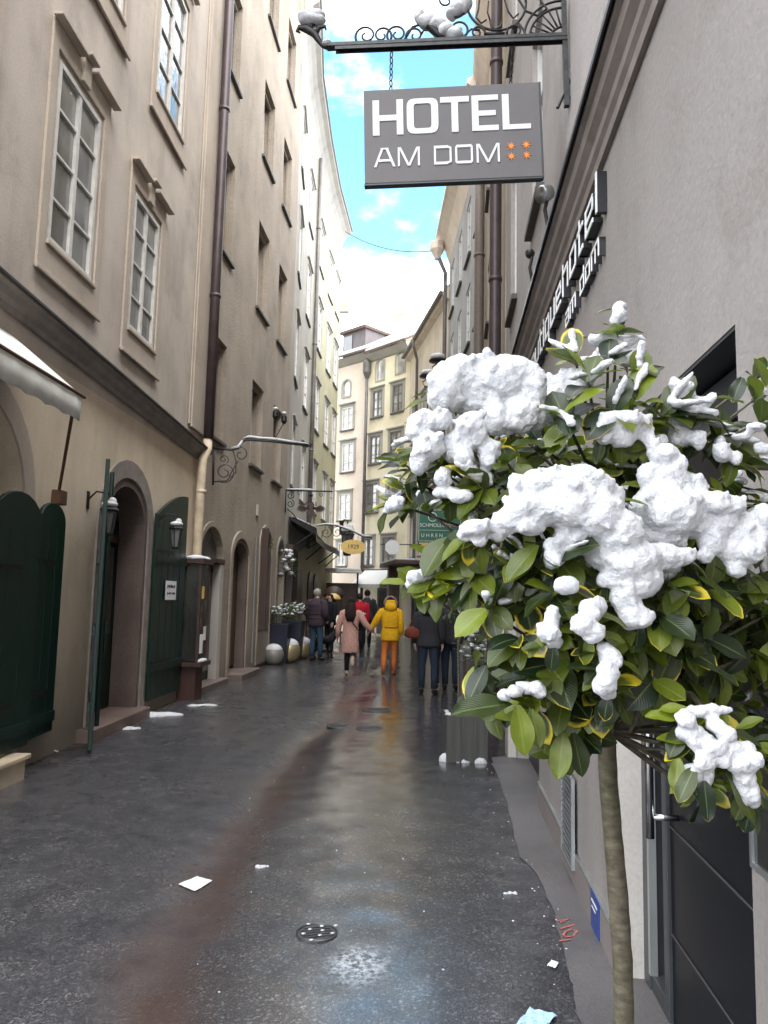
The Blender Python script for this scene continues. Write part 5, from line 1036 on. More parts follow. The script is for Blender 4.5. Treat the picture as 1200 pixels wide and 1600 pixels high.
for i in range(120):
    y_ = 2.6+5.5*rr_.random()**1.6; e = pe_x(y_); x_ = e+rr_.gauss(.0, .10) if i % 3 else rr_.uniform(-2.2, 1.0); s_ = rr_.uniform(.002, .006); m.ball((x_, y_, ground_h(x_, y_)+.006), s_, 1, (1.3, 1, .7))
tag(m.build('snow_crumbs', 'snow', smooth=True), kind='stuff')
def sheet(name, label, cat, pts, mat, crease=.0):
    m = MB(); c_ = sum((Vector(p) for p in pts), Vector())/len(pts); n = 6
    g = [[m.bm.verts.new(zg(Vector(pts[0]).lerp(Vector(pts[1]), i/n).lerp(Vector(pts[3]).lerp(Vector(pts[2]), i/n), j/n), .007+crease*abs(math.sin(i*1.3+j*.8)))) for i in range(n+1)] for j in range(n+1)]
    for j in range(n):
        for i in range(n): m.bm.faces.new((g[j][i], g[j][i+1], g[j+1][i+1], g[j+1][i]))
    ex_ = bmesh.ops.extrude_face_region(m.bm, geom=list(m.bm.faces)); 
    for v in [e for e in ex_['geom'] if isinstance(e, bmesh.types.BMVert)]: v.co.z += .002
    return tag(m.build(name, mat), label, cat)
sheet('paper_sheet', 'wet white paper sheet lying flat on the road in the brown gutter', 'paper', [G(279, 1380), G(305, 1387), G(332, 1371), G(308, 1366)], 'paper', .002)
sheet('paper_scrap', 'tiny torn white scrap on the dark asphalt close to the pavement edge', 'paper', [G(855, 1520), G(868, 1524), G(873, 1516), G(862, 1512)], 'paper', .004)
sheet('face_mask', 'pale blue face mask dropped on the asphalt at the bottom of the photo', 'mask', [G(806, 1616), G(852, 1618), G(871, 1600), G(828, 1590)], 'mask', .010)
m = MB()
for pts in (((60, 1180), (85, 1176), (94, 1168)), ((70, 1174), (90, 1180)), ((94, 1150), (92, 1162), (82, 1176))): m.tube([zg(G(*p), .02) for p in pts], .008, 5)
tag(m.build('twig_bundle', 'frame_w'), 'few pale twigs lying at the foot of the wall by the left shutters', 'twigs')
def cover(label, c, r, name='valve_cover'):
    t = thing(name, label, 'valve cover', zg(c, .0), .3); m = MB(); m.lathe([(0, .004), (r*.8, .006), (r*.82, .003), (r*.9, .003), (r*.92, .009), (r, .006), (r, -.01)], seg=32); m.build('lid', 'steel', t, smooth=False)
    m = MB()
    for i in range(-2, 3): h_ = math.sqrt(max(0, .6-(i*.25)**2))*r; m.box(-h_, h_, i*r*.25-r*.05, i*r*.25+r*.05, .0062, .011)
    m.build('tread', 'steel', t); return t
t = cover('small round iron valve cover with snow grains, nearest on the road', G(495, 1461), .105); snow_bits(t, [((.03*math.cos(i*2.4)*(1+i*.35), .03*math.sin(i*2.4)*(1+i*.35), .012), .008, (1.6, 1, .6)) for i in range(9)], 'snow_grains')
cover('flat iron cover in the road, farthest of the three beyond the hotel sign post', G(590, 1110), .22); cover('flat iron cover in the road just this side of the farthest one', G(578, 1139), .18); cover('flat iron cover in the brown gutter line, left of the other far covers', G(534, 1133), .20)
# spray marks on the pavement
def ground_line(mb, pts, r_): mb.tube([Vector((p.x, p.y, ground_h(p.x, p.y)+.0135)) for p in [G(*q) for q in pts]], r_, 5, flat=(.25, 1))
m = MB(); ground_line(m, [(872, 1450), (890, 1447), (876, 1452)], .006); ground_line(m, [(876, 1462), (898, 1456)], .006); ground_line(m, [(882, 1468), (893, 1463), (902, 1466), (896, 1474), (884, 1476), (880, 1472), (884, 1467)], .006); ground_line(m, [(874, 1482), (892, 1480)], .006)
tag(m.build('spray_mark', 'pink_paint'), 'pink sprayed survey mark on the pale pavement beside the hotel wall', 'paint mark')
# painted year under the ochre house eave
font_text(hT, '1079', FT.L*.55, 13.0, .5, -.02, 'sill')
# snow lying on the hotel bracket
def bsnow(name, label, els, y=0.0):
    m = MB()
    for px, py, rx, ry in els: c = MBR @ Vector(bp(px, py)); m.ball(c, 1, 3, (rx*k*1.05, .06, ry*k*1.05))
    for v in m.bm.verts: v.co += Vector((noise.noise(v.co*14), noise.noise(v.co*14+V_(3)), noise.noise(v.co*14+V_(7))))*.014
    return tag(m.build(name, 'snow', smooth=True), label, 'snow')
def V_(q): return Vector((q, q*.7, 0))
bsnow('bracket_snow', 'greyish snow cap on the leaf finial at the outer end of the hotel bracket', [(487, 27, 22, 8), (477, 23, 13, 7), (493, 19, 15, 8), (484, 15, 9, 6), (512, 70, 8, 4)])
bsnow('bracket_snow', 'long slanting snow lump on the leaf spray above the hotel sign bar', [(658, 22, 8, 13), (668, 30, 16, 10), (684, 36, 14, 10), (698, 46, 14, 10), (712, 52, 14, 9)])
bsnow('bracket_snow', 'snow lump on the upper scroll of the hotel bracket, at the top edge', [(716, 10, 12, 10), (728, 2, 12, 14), (708, 18, 10, 6)])
# ------------------------------------------------------------------ people
def skin_body(name, verts, edges, radii, root, mat, parent, levels=1):
    me = bpy.data.meshes.new(name); me.from_pydata([tuple(v) for v in verts], edges, []); o = bpy.data.objects.new(name, me); COL.objects.link(o)
    o.modifiers.new('skin', 'SKIN'); sv = me.skin_vertices[0].data
    for i, r in enumerate(radii): sv[i].radius = (r, r) if not isinstance(r, tuple) else r; sv[i].use_root = (i == root)
    sb = o.modifiers.new('sub', 'SUBSURF'); sb.levels = levels; sb.render_levels = levels
    m2 = bpy.data.meshes.new_from_object(o.evaluated_get(bpy.context.evaluated_depsgraph_get())); m2.name = name; bpy.data.objects.remove(o); bpy.data.meshes.remove(me)
    m2.materials.clear(); m2.materials.append(M[mat]); m2.shade_smooth(); ob = bpy.data.objects.new(name, m2); COL.objects.link(ob); ob.parent = parent; return ob
V3 = Vector
def person(label, loc, heading, H, arms, legs, coat, coat_hem, coat_w, trousers, shoes, hair, hairlen=.0, hood=None, hem_flare=1.12, belt=None, lean=.0, group=None, boots=0.0, collar=None, head_turn=0.0):
    """figure facing local +y; joints in metres for a 1.72 m body; arms/legs: joint positions of the (left, right) limb"""
    t = thing('person', label, 'person', loc, heading, group); t.scale = (H/1.72,)*3
    vs, es, rs = [], [], []
    def add(p, r, prev=None):
        vs.append(V3(p)); rs.append(r)
        if prev is not None: es.append((prev, len(vs)-1))
        return len(vs)-1
    hl = lean
    pel = add((0, 0, .93), (.135, .10)); wst = add((0, hl*.3, 1.10), (.12, .09), pel); ch = add((0, hl*.7, 1.30), (.15, .10), wst); nk0 = add((0, hl, 1.43), .06, ch); nk = add((0, hl+.01, 1.50), .052, nk0)
    h0 = add((0, hl+.03, 1.57), .072, nk); h1 = add((0, hl+.035, 1.645), .082, h0); h2 = add((0, hl+.02, 1.70), .05, h1)
    for side, s in ((0, -1), (1, 1)):
        sh, el, wr = arms[side]
        a = add(sh, .055, ch); a = add(el, .042, a); w_ = add(wr, .028, a); d = (V3(wr)-V3(el)).normalized(); pm = V3(wr)+d*.06; p = add(pm, (.034, .02), w_)
        sd = V3((0, 1, 0)) if abs(d.y) < .8 else V3((1, 0, 0)); sd = (sd-d*sd.dot(d)).normalized(); cu = d.cross(sd)*(-s)
        for k, (o_, l_) in enumerate(((-.026, .062), (-.009, .072), (.009, .068), (.026, .052))):
            f1 = pm+d*.035+sd*o_; f2 = f1+d*l_*.5+cu*.008; f3 = f2+d*l_*.4+cu*.022; q = add(f1, .0095, p); q = add(f2, .009, q); add(f3, .0075, q)
        q = add(pm-d*.01+sd*.042, .011, w_); q = add(pm+d*.03+sd*.056+cu*.01, .009, q); add(pm+d*.055+sd*.05+cu*.02, .008, q)
        hp, kn, an, to = legs[side]
        a = add(hp, .085, pel); a = add(kn, .058, a); a = add(an, .038, a); add(to, .034, a)
    skin_body('body', vs, es, rs, pel, 'skin', t)
    # face
    f = MB(); f.ball((0, hl+.115, 1.615), .016, 1, (.8, 1.1, 1.5)); f.ball((-.083, hl+.02, 1.61), .022, 1, (.4, .8, 1.4)); f.ball((.083, hl+.02, 1.61), .022, 1, (.4, .8, 1.4)); f.build('nose_and_ears', 'skin', t, smooth=True)
    f = MB(); f.ball((-.03, hl+.105, 1.635), .010, 1); f.ball((.03, hl+.105, 1.635), .010, 1); f.build('eyes', 'hair_d', t)
    f = MB(); f.ball((0, hl+.105, 1.575), .02, 1, (1.2, .4, .3)); f.build('mouth', 'c_brown', t)
    # trousers : pelvis plus two legs
    q = MB(); q.loft([(0, 0, .80, .13, .10), (0, 0, .9, .165, .12), (0, 0, 1.0, .15, .11)], 14)
    for side in (0, 1):
        hp, kn, an, to = map(V3, legs[side]); q.tube([hp+V3((0, 0, .04)), hp.lerp(kn, .5), kn, kn.lerp(an, .4), an.lerp(kn, .03)], [.098, .088, .066, .064, .052], 12)
    q.build('trousers', trousers, t, smooth=True)
    q = MB()
    for side in (0, 1):
        hp, kn, an, to = map(V3, legs[side]); d = (to-an); 
        top = an.lerp(kn, max(boots, .14)); fw = V3((d.x, d.y, d.z)).normalized()
        q.tube([top, an.lerp(top, .4), an+V3((0, 0, .01))], [.060, .052, .048], 10)
        q.tube([an-fw*.055-V3((0, 0, .045)), an-V3((0, 0, .035)), an.lerp(to, .55)-V3((0, 0, .012)), to, to+fw*.03], [.034, .046, .044, .036, .018], 10)
    q.build('shoes', shoes, t, smooth=True)
    # coat : lathe body with a hem, sleeves
    q = MB(); wv = coat_w
    rings = [(0, 0, coat_hem, .175*wv*hem_flare, .135*wv*hem_flare), (0, 0, coat_hem+.03, .18*wv*hem_flare, .14*wv*hem_flare)]
    for z, rx, ry in ((.80, .182, .145), (.95, .18, .142), (1.02, .172, .136), (1.06, .168, .132), (1.12, .172, .135), (1.25, .19, .145), (1.36, .195, .138), (1.42, .165, .115), (1.465, .095, .085), (1.51, .075, .075)):
        if z > coat_hem+.06: fl = 1+(hem_flare-1)*max(0, (1.0-z)/max(.01, 1.0-coat_hem)); rings.append((0, hl*max(0, (z-.9)/.55), z, rx*wv*fl, ry*wv*fl))
    q.loft(rings, 20)
    for v in q.bm.verts: v.co += V3((noise.noise(v.co*9), noise.noise(v.co*9+V3((5, 0, 0))), 0))*.014
    q.build('coat', coat, t, smooth=True)
    q = MB()
    for side in (0, 1):
        sh, el, wr = map(V3, arms[side]); q.tube([V3((sh.x*.72, sh.y+hl, sh.z+.015)), sh, sh.lerp(el, .5), el, el.lerp(wr, .5), wr], [.075*wv, .082*wv, .074*wv, .066*wv, .06*wv, .05*wv], 12)
    for v in q.bm.verts: v.co += V3((noise.noise(v.co*14), noise.noise(v.co*14+V3((5, 0, 0))), noise.noise(v.co*14+V3((0, 7, 0)))))*.010
    q.build('sleeves', coat, t, smooth=True)
    if belt: q = MB(); q.loft([(0, hl*.2, 1.035, .172*wv, .137*wv), (0, hl*.2, 1.05, .176*wv, .140*wv), (0, hl*.2, 1.065, .172*wv, .137*wv)], 20); q.build('waist_seam', belt, t, smooth=True)
    if hair:
        q = MB(); q.ball((0, hl+.012, 1.652), .098, 3, (.95, 1.02, 1.0)); 
        if hairlen: q.loft([(0, hl-.15, 1.66-hairlen, .08, .03), (0, hl-.14, 1.66-hairlen*.7, .13, .06), (0, hl-.10, 1.66-hairlen*.35, .12, .085), (0, hl-.02, 1.62, .10, .08), (0, hl, 1.70, .06, .06)], 14)
        for v in q.bm.verts:
            if not hairlen and v.co.y > hl+.045 and v.co.z < 1.67: v.co.y = hl+.045
            if hairlen and v.co.y > hl+.06 and v.co.z < 1.68: v.co.y = hl+.05
            v.co += V3((noise.noise(v.co*30), noise.noise(v.co*30+V3((3, 0, 0))), 0))*.008
        q.build('hair', hair, t, smooth=True)
    if hood:
        q = MB(); q.ball((0, hl-.075, 1.50), .12, 3, (1.15, .85, .95)); q.ball((0, hl-.02, 1.565), .125, 3, (1.0, .85, 1.05)); q.build('hood', coat, t, smooth=True)
        q = MB(); q.tube([(math.cos(a)*.125, hl+.01-.02*abs(math.cos(a)), 1.60+math.sin(a)*.125) for a in [-.5+i*(math.pi+1.0)/16 for i in range(17)]], .036, 9)
        for v in q.bm.verts: v.co += V3((noise.noise(v.co*50), noise.noise(v.co*50+V3((3, 0, 0))), noise.noise(v.co*50+V3((0, 3, 0)))))*.018
        q.build('fur_trim', hood, t, smooth=True)
    return t
ARM_DN = lambda s, y=.02: ((s*.19, 0, 1.40), (s*.245, -.02+y, 1.13), (s*.25, .05+y, .90))
LEG_ST = lambda s, y=0.0, w_=.09: ((s*.085, 0, .90), (s*w_, .02+y*.5, .49), (s*w_, y-.02, .085), (s*(w_+.02), y+.12, .035))
def gp(px, py):
    p = G(px, py); return (p.x, p.y, ground_h(p.x, p.y))
# couple holding hands, walking away (their heading is +y)
yl = person('person in yellow parka with fur trimmed hood and orange trousers, walking hand in hand', gp(608, 1055), .02, 1.70,
    (((-.19, 0, 1.40), (-.34, -.01, 1.16), (-.45, .10, .97)), ((.19, 0, 1.40), (.245, -.03, 1.13), (.245, .05, .90))),
    (((-.085, 0, .90), (-.12, .02, .50), (-.14, -.26, .16), (-.15, -.22, .04)), ((.085, 0, .90), (.10, .10, .50), (.10, .08, .085), (.13, .22, .035))),
    'c_yellow', .76, 1.10, 'c_orange', 'c_rust', 'hair_d', hood='fur', belt='c_rust', hem_flare=1.06, boots=.35)
pk = person('woman with long dark hair in a dusty pink coat and beige boots, walking away', gp(546, 1055), -.05, 1.66,
    (((-.18, 0, 1.38), (-.27, -.02, 1.12), (-.30, .02, .86)), ((.18, 0, 1.38), (.34, .0, 1.14), (.50, .10, .98))),
    (((-.08, 0, .90), (-.07, .04, .49), (-.07, .02, .085), (-.08, .15, .035)), ((.08, 0, .90), (.07, .02, .50), (.09, -.36, .38), (.10, -.40, .27))),
    'c_pink', .50, 1.06, 'c_black', 'c_beige', 'hair_d', hairlen=.46, hem_flare=1.12, boots=.8)
q = MB(); q.tube([(-.13, -.13, 1.44), (-.02, -.165, 1.28), (.10, -.165, 1.12), (.21, -.10, .98)], .012, 6); q.build('bag_strap', 'c_black', pk); q = MB(); q.box(.19, .25, -.13, .06, .76, .98); q.build('shoulder_bag', 'c_black', pk, bevel=.02)
mn = person('grey haired man in a dark quilted jacket and grey jeans, standing by the left planters', gp(492, 1034), -.5, 1.86,
    (((-.2, 0, 1.40), (-.27, -.03, 1.14), (-.20, .14, 1.0)), ((.2, 0, 1.40), (.27, -.03, 1.14), (.22, .14, 1.0))), (LEG_ST(-1), LEG_ST(1, .1)), 'c_plum', .84, 1.22, 'c_jean', 'c_black', 'hair_g', hem_flare=1.0)
q = MB()
for z in (.92, 1.03, 1.14, 1.25, 1.34): q.loft([(0, 0, z-.02, .205, .165), (0, 0, z, .228-.0*(z > 1.2), .182), (0, 0, z+.02, .205, .165)], 18)
q.build('quilting', 'c_plum', mn, smooth=True)
b1 = person('person in black with a dark hood, facing the man beside the black dog', gp(514, 1020), 2.4, 1.74, (ARM_DN(-1, .06), ARM_DN(1, .06)), (LEG_ST(-1), LEG_ST(1)), 'c_black', .80, 1.1, 'c_black', 'c_black', 'hair_d', hairlen=.3)
rd = person('person in a red jacket with a pale band, behind the woman in pink', gp(560, 1022), .2, 1.78, (ARM_DN(-1), ARM_DN(1)), (LEG_ST(-1), LEG_ST(1, .15)), 'c_red', .98, 1.18, 'c_black', 'c_black', 'hair_d')
q = MB(); q.loft([(0, 0, 1.14, .21, .165), (0, 0, 1.18, .212, .167), (0, 0, 1.2, .21, .165)], 18); q.build('jacket_band', 'paper', rd)
dk = person('tall dark haired person in dark clothes, farthest back beside the red jacket', gp(572, 1013), .1, 1.92, (ARM_DN(-1), ARM_DN(1)), (LEG_ST(-1), LEG_ST(1, .1)), 'c_char', .85, 1.1, 'c_black', 'c_black', 'hair_d')
g1 = person('woman in charcoal coat and leggings with a brown shoulder bag, behind the tree', gp(668, 1085), -.15, 1.70, (ARM_DN(-1), ARM_DN(1)), (LEG_ST(-1, 0, .11), LEG_ST(1, -.1, .12)), 'c_char', .84, 1.12, 'c_navy', 'c_black', 'hair_d', hairlen=.25, boots=.3)
q = MB(); q.loft([(-.28, -.03, .98, .09, .06), (-.28, -.03, 1.02, .16, .08), (-.28, -.03, 1.12, .15, .08), (-.28, -.03, 1.2, .07, .04)], 14); bg_ = q.build('shoulder_bag', 'c_brown', g1, smooth=True); q = MB(); q.tube([(-.36, -.03, 1.17), (-.24, -.04, 1.40), (-.18, 0, 1.46), (-.2, .05, 1.36), (-.22, -.0, 1.18)], .012, 6); q.build('strap', 'c_brown', bg_)
g2 = person('person in blue jeans and dark jacket, middle of the group behind the tree', gp(688, 1078), .1, 1.72, (ARM_DN(-1), ARM_DN(1)), (LEG_ST(-1), LEG_ST(1, .05)), 'c_black', .88, 1.12, 'c_jean', 'c_black', 'hair_d')
g3 = person('person in long dark coat, rightmost of the group behind the tree', gp(703, 1079), -.2, 1.78, (ARM_DN(-1), ARM_DN(1)), (LEG_ST(-1), LEG_ST(1, .05)), 'c_char', .82, 1.15, 'c_navy', 'c_black', 'hair_g')
# dog
dg = thing('dog', 'black dog standing at the feet of the man in the quilted jacket', 'dog', gp(504, 1030), -.9)
vs = [(0, -.30, .50), (0, -.1, .50), (0, .12, .49), (0, .28, .54), (0, .38, .66), (0, .46, .74), (0, .56, .71), (0, .64, .69), (0, -.40, .46), (0, -.50, .34), (0, -.55, .24)]
rs = [.10, .105, .125, .12, .075, .075, .045, .028, .03, .022, .012]; es = [(0, 1), (1, 2), (2, 3), (3, 4), (4, 5), (5, 6), (6, 7), (0, 8), (8, 9), (9, 10)]
for s_ in (-1, 1):
    b_ = len(vs); vs += [(s_*.08, -.28, .42), (s_*.085, -.20, .30), (s_*.085, -.36, .19), (s_*.085, -.33, .05), (s_*.085, -.27, .02)]; rs += [.075, .05, .03, .024, .024]; es += [(0, b_), (b_, b_+1), (b_+1, b_+2), (b_+2, b_+3), (b_+3, b_+4)]
    b_ = len(vs); vs += [(s_*.08, .24, .40), (s_*.08, .20, .28), (s_*.08, .23, .16), (s_*.08, .23, .04), (s_*.08, .28, .02)]; rs += [.06, .04, .028, .024, .024]; es += [(3, b_), (b_, b_+1), (b_+1, b_+2), (b_+2, b_+3), (b_+3, b_+4)]
    b_ = len(vs); vs += [(s_*.05, .44, .82), (s_*.065, .43, .87)]; rs += [.025, .01]; es += [(5, b_), (b_, b_+1)]
skin_body('body', vs, es, rs, 1, 'dog', dg)
q = MB(); q.loft([(0, .40, .64, .085, .07), (0, .37, .67, .087, .072)], 14); q.build('collar', 'c_brown', dg)
# ------------------------------------------------------------------ foreground tree under snow
TD = 1.6
def TP(px, py, d): return D(px, py, d)
def front(px, py, j=0.0):
    q = 1-((px-920)/330)**2-((py-860)/400)**2
    return 1.62-.42*math.sqrt(max(0, q))+j
rg = random.Random(77)
tb = G(980, 1600); base_ = D(985, 1700, TD); 
trunk_pts = [D(992, 2060, TD+.02), D(984, 1750, TD), D(975, 1600, TD), D(973, 1500, TD), D(966, 1400, TD), D(957, 1300, TD), D(950, 1220, TD), D(948, 1140, TD), D(938, 1050, TD+.01), D(925, 950, TD+.02), D(932, 850, TD+.03), D(945, 740, TD+.02)]
trunk_pts[0].z = min(trunk_pts[0].z, -.05)
tree = thing('potted_tree', 'snow laden evergreen standard tree with yellow edged leaves, close in front of the hotel entrance', 'tree', (trunk_pts[0].x, trunk_pts[0].y, 0))
tl = tree.location.copy(); LOC = Matrix.Translation(-Vector(tl))
mb = MB(); rad = [.021, .0205, .0195, .0195, .0195, .019, .0185, .0185, .017, .014, .011, .007]
fine = []; fr_ = []
for (a, b), (ra, rb) in zip(zip(trunk_pts, trunk_pts[1:]), zip(rad, rad[1:])):
    for i in range(4):
        f = i/4; fine.append(a.lerp(b, f)+Vector((noise.noise((a.z*5+f, 1, 0)), noise.noise((a.z*5+f, 9, 0)), 0))*.003); fr_.append((ra+(rb-ra)*f)*(1+.07*noise.noise((a.z*11+f*3, 4, 2))))
mb.tube(fine+[trunk_pts[-1]], fr_+[rad[-1]], 14)
hubs = trunk_pts[7:]
tips = []      # (px, py, depth, aim px dx, dy, leaves, size)
for q in """625 722;642 765;655 690;688 735;700 772;632 792;690 905;742 900;762 952;802 882;868 872;792 1098;832 1108;762 1092;822 1060;852 1000;882 1085;902 1145;876 1178;932 1100;962 1085;1004 1012;1062 1012;1108 922;1050 918;1132 1050;1182 1022;1100 1108;1068 1172;1092 1228;1152 1242;1180 1262;1192 1142;1172 1200;965 520;950 562;918 592;1002 582;960 640;898 560;992 622;1042 642;1086 662;1122 684;1166 722;1182 622;1192 582;1196 655;1150 772;1192 782;742 802;782 878;832 872;752 762;792 722;722 692;852 692;882 652;1062 782;640 905;662 925;700 840;730 860;820 940;860 930;905 905;940 905;985 1000;1030 960;1090 990;1150 930;1190 900;1200 960;1020 1060;1080 1060;1130 1130;1195 1080;1165 1120;745 1040;810 1000;930 1030;970 1050;905 1105;680 720;670 800;860 1040""".split(';'):
    x, y = map(float, q.split()); tips.append((x, y, front(x, y, rg.uniform(-.02, .06))))
for i in range(185):
    while True:
        v = Vector((rg.uniform(-1, 1), rg.uniform(-1, 1), rg.uniform(-1, 1)))
        if .25 < v.length < 1: break
    if 865+v.z*235 > 950 and 930+v.x*255 < 800: continue
    tips.append((930+v.x*255, 865+v.z*235, 1.63+v.y*.36))
for i in range(60): tips.append((rg.uniform(1000, 1230), rg.uniform(900, 1110), rg.uniform(1.45, 1.8)))
caps = []; lv = MB(); twigs = MB(); cen = D(920, 880, 1.65)
def pix(q): v = q-P0; z = v.dot(cF); return 600+F_PX*v.dot(cR)/z, 800-F_PX*v.dot(cU)/z
GAPS = ((640, 792, 698, 850), (560, 810, 640, 870), (630, 975, 706, 1095), (560, 880, 640, 1100), (706, 1000, 730, 1085))
def hides(q): x, y = pix(q); return any(a < x < c and b < y < d for a, b, c, d in GAPS)
def rosette(p, axis, n, size, spread=1.0):
    axis = axis.normalized(); a = axis.orthogonal().normalized(); b = axis.cross(a); o = rg.uniform(0, 6.28)
    for i in range(n):
        an = o+i*2.4+rg.uniform(-.3, .3); el = rg.uniform(.55, 1.35)*spread
        d = axis*math.cos(el)+(a*math.cos(an)+b*math.sin(an))*math.sin(el); d.z -= .22
        s = size*rg.uniform(.72, 1.15)
        if hides(p+d.normalized()*s*.5) or hides(p+d.normalized()*s): continue
        leaf(lv, p+axis*rg.uniform(-.022, .006), d, (axis+Vector((0, 0, .9))).normalized(), s, s*rg.uniform(.50, .66), rg.uniform(.0, .8), rg)
        caps.append((p, d.normalized(), s))
wallx = lambda y: 1.02+.081*(y-2.3)-.05
for (px, py, d) in tips:
    p = D(px, py, d)
    if p.x > wallx(p.y)-.05: p.x = wallx(p.y)-.05
    out = (p-cen); ax = out.normalized()+Vector((rg.uniform(-.35, .35), rg.uniform(-.35, .35), rg.uniform(-.2, .5)))
    n = rg.choice((4, 5, 5, 6, 7)); rosette(p, ax, n, rg.uniform(.056, .084))
    h = min(hubs, key=lambda q: (q-p).length+abs(q.z-p.z+.12)*.6); mid = h.lerp(p, .55)+Vector((0, 0, -.03+rg.uniform(-.02, .02)))
    twigs.tube([h, h.lerp(mid, .6), mid, p.lerp(mid, .4), p], [.0055, .0045, .0036, .003, .0022], 5)
# drooping lower right limb and left limb, clearly seen
for pts in (((950, 1090, 1.58), (1020, 1080, 1.45), (1080, 1085, 1.3), (1110, 1120, 1.22), (1120, 1190, 1.18)), ((925, 1000, 1.6), (840, 985, 1.5), (770, 935, 1.4), (720, 905, 1.35), (690, 890, 1.32)), ((1200, 730, 1.5), (1150, 730, 1.45), (1090, 800, 1.5), (1000, 900, 1.58))):
    twigs.tube([D(*q) for q in pts], [.007, .006, .005, .0045, .003][:len(pts)], 6)
# single leaves whose place shows clearly in the photo: base px, tip px, depth, width factor
def pleaf(bx, by, tx, ty, d, wf=.5, up=(0, -.5, 1)):
    a = D(bx, by, d); b = D(tx, ty, d-.015); leaf(lv, a, b-a, Vector(up), (b-a).length*1.06, (b-a).length*wf, .18, rg, 6, 10)
for q in ((648, 722, 598, 708, 1.4), (640, 735, 606, 738, 1.4), (650, 768, 604, 742, 1.42), (640, 745, 645, 782, 1.4), (650, 790, 598, 800, 1.42), (840, 852, 792, 902, 1.2), (884, 838, 848, 902, 1.22), (690, 878, 644, 850, 1.33), (700, 900, 684, 842, 1.34), (722, 900, 660, 935, 1.33), (705, 905, 636, 920, 1.35), (745, 890, 732, 850, 1.34), (760, 960, 712, 985, 1.33), (775, 985, 745, 1000, 1.33), (735, 915, 700, 925, 1.34), (800, 1100, 708, 1108, 1.22), (808, 1102, 822, 1178, 1.16), (830, 1108, 845, 1165, 1.18), (760, 1040, 730, 1095, 1.3), (880, 1145, 872, 1215, 1.3), (895, 1145, 912, 1212, 1.32), (905, 1130, 940, 1160, 1.32), (990, 1080, 1004, 1128, 1.4), (1080, 905, 1110, 962, 1.25), (1090, 900, 1138, 930, 1.26), (1100, 1020, 1103, 970, 1.3), (1105, 1040, 1155, 1068, 1.25), (1070, 1130, 1046, 1180, 1.15), (1085, 1200, 1060, 1250, 1.12), (1100, 1220, 1108, 1282, 1.12), (1130, 1190, 1185, 1285, 1.14), (1115, 1225, 1135, 1235, 1.12), (1150, 1140, 1190, 1120, 1.18), (1170, 1160, 1215, 1150, 1.2), (1060, 1185, 1055, 1235, 1.13), (965, 515, 972, 500, 1.5, 1.3), (962, 512, 944, 505, 1.5), (960, 640, 985, 668, 1.4), (945, 600, 920, 615, 1.45), (1165, 735, 1180, 752, 1.35), (1148, 720, 1196, 745, 1.35), (870, 960, 848, 1022, 1.25, .6), (915, 1000, 938, 1025, 1.25), (850, 870, 872, 885, 1.2), (990, 985, 1027, 985, 1.25), (1040, 945, 1028, 990, 1.28), (1180, 560, 1200, 600, 1.45), (1160, 590, 1145, 625, 1.45), (1110, 745, 1128, 770, 1.35), (1060, 690, 1075, 720, 1.4)):
    pleaf(*q)
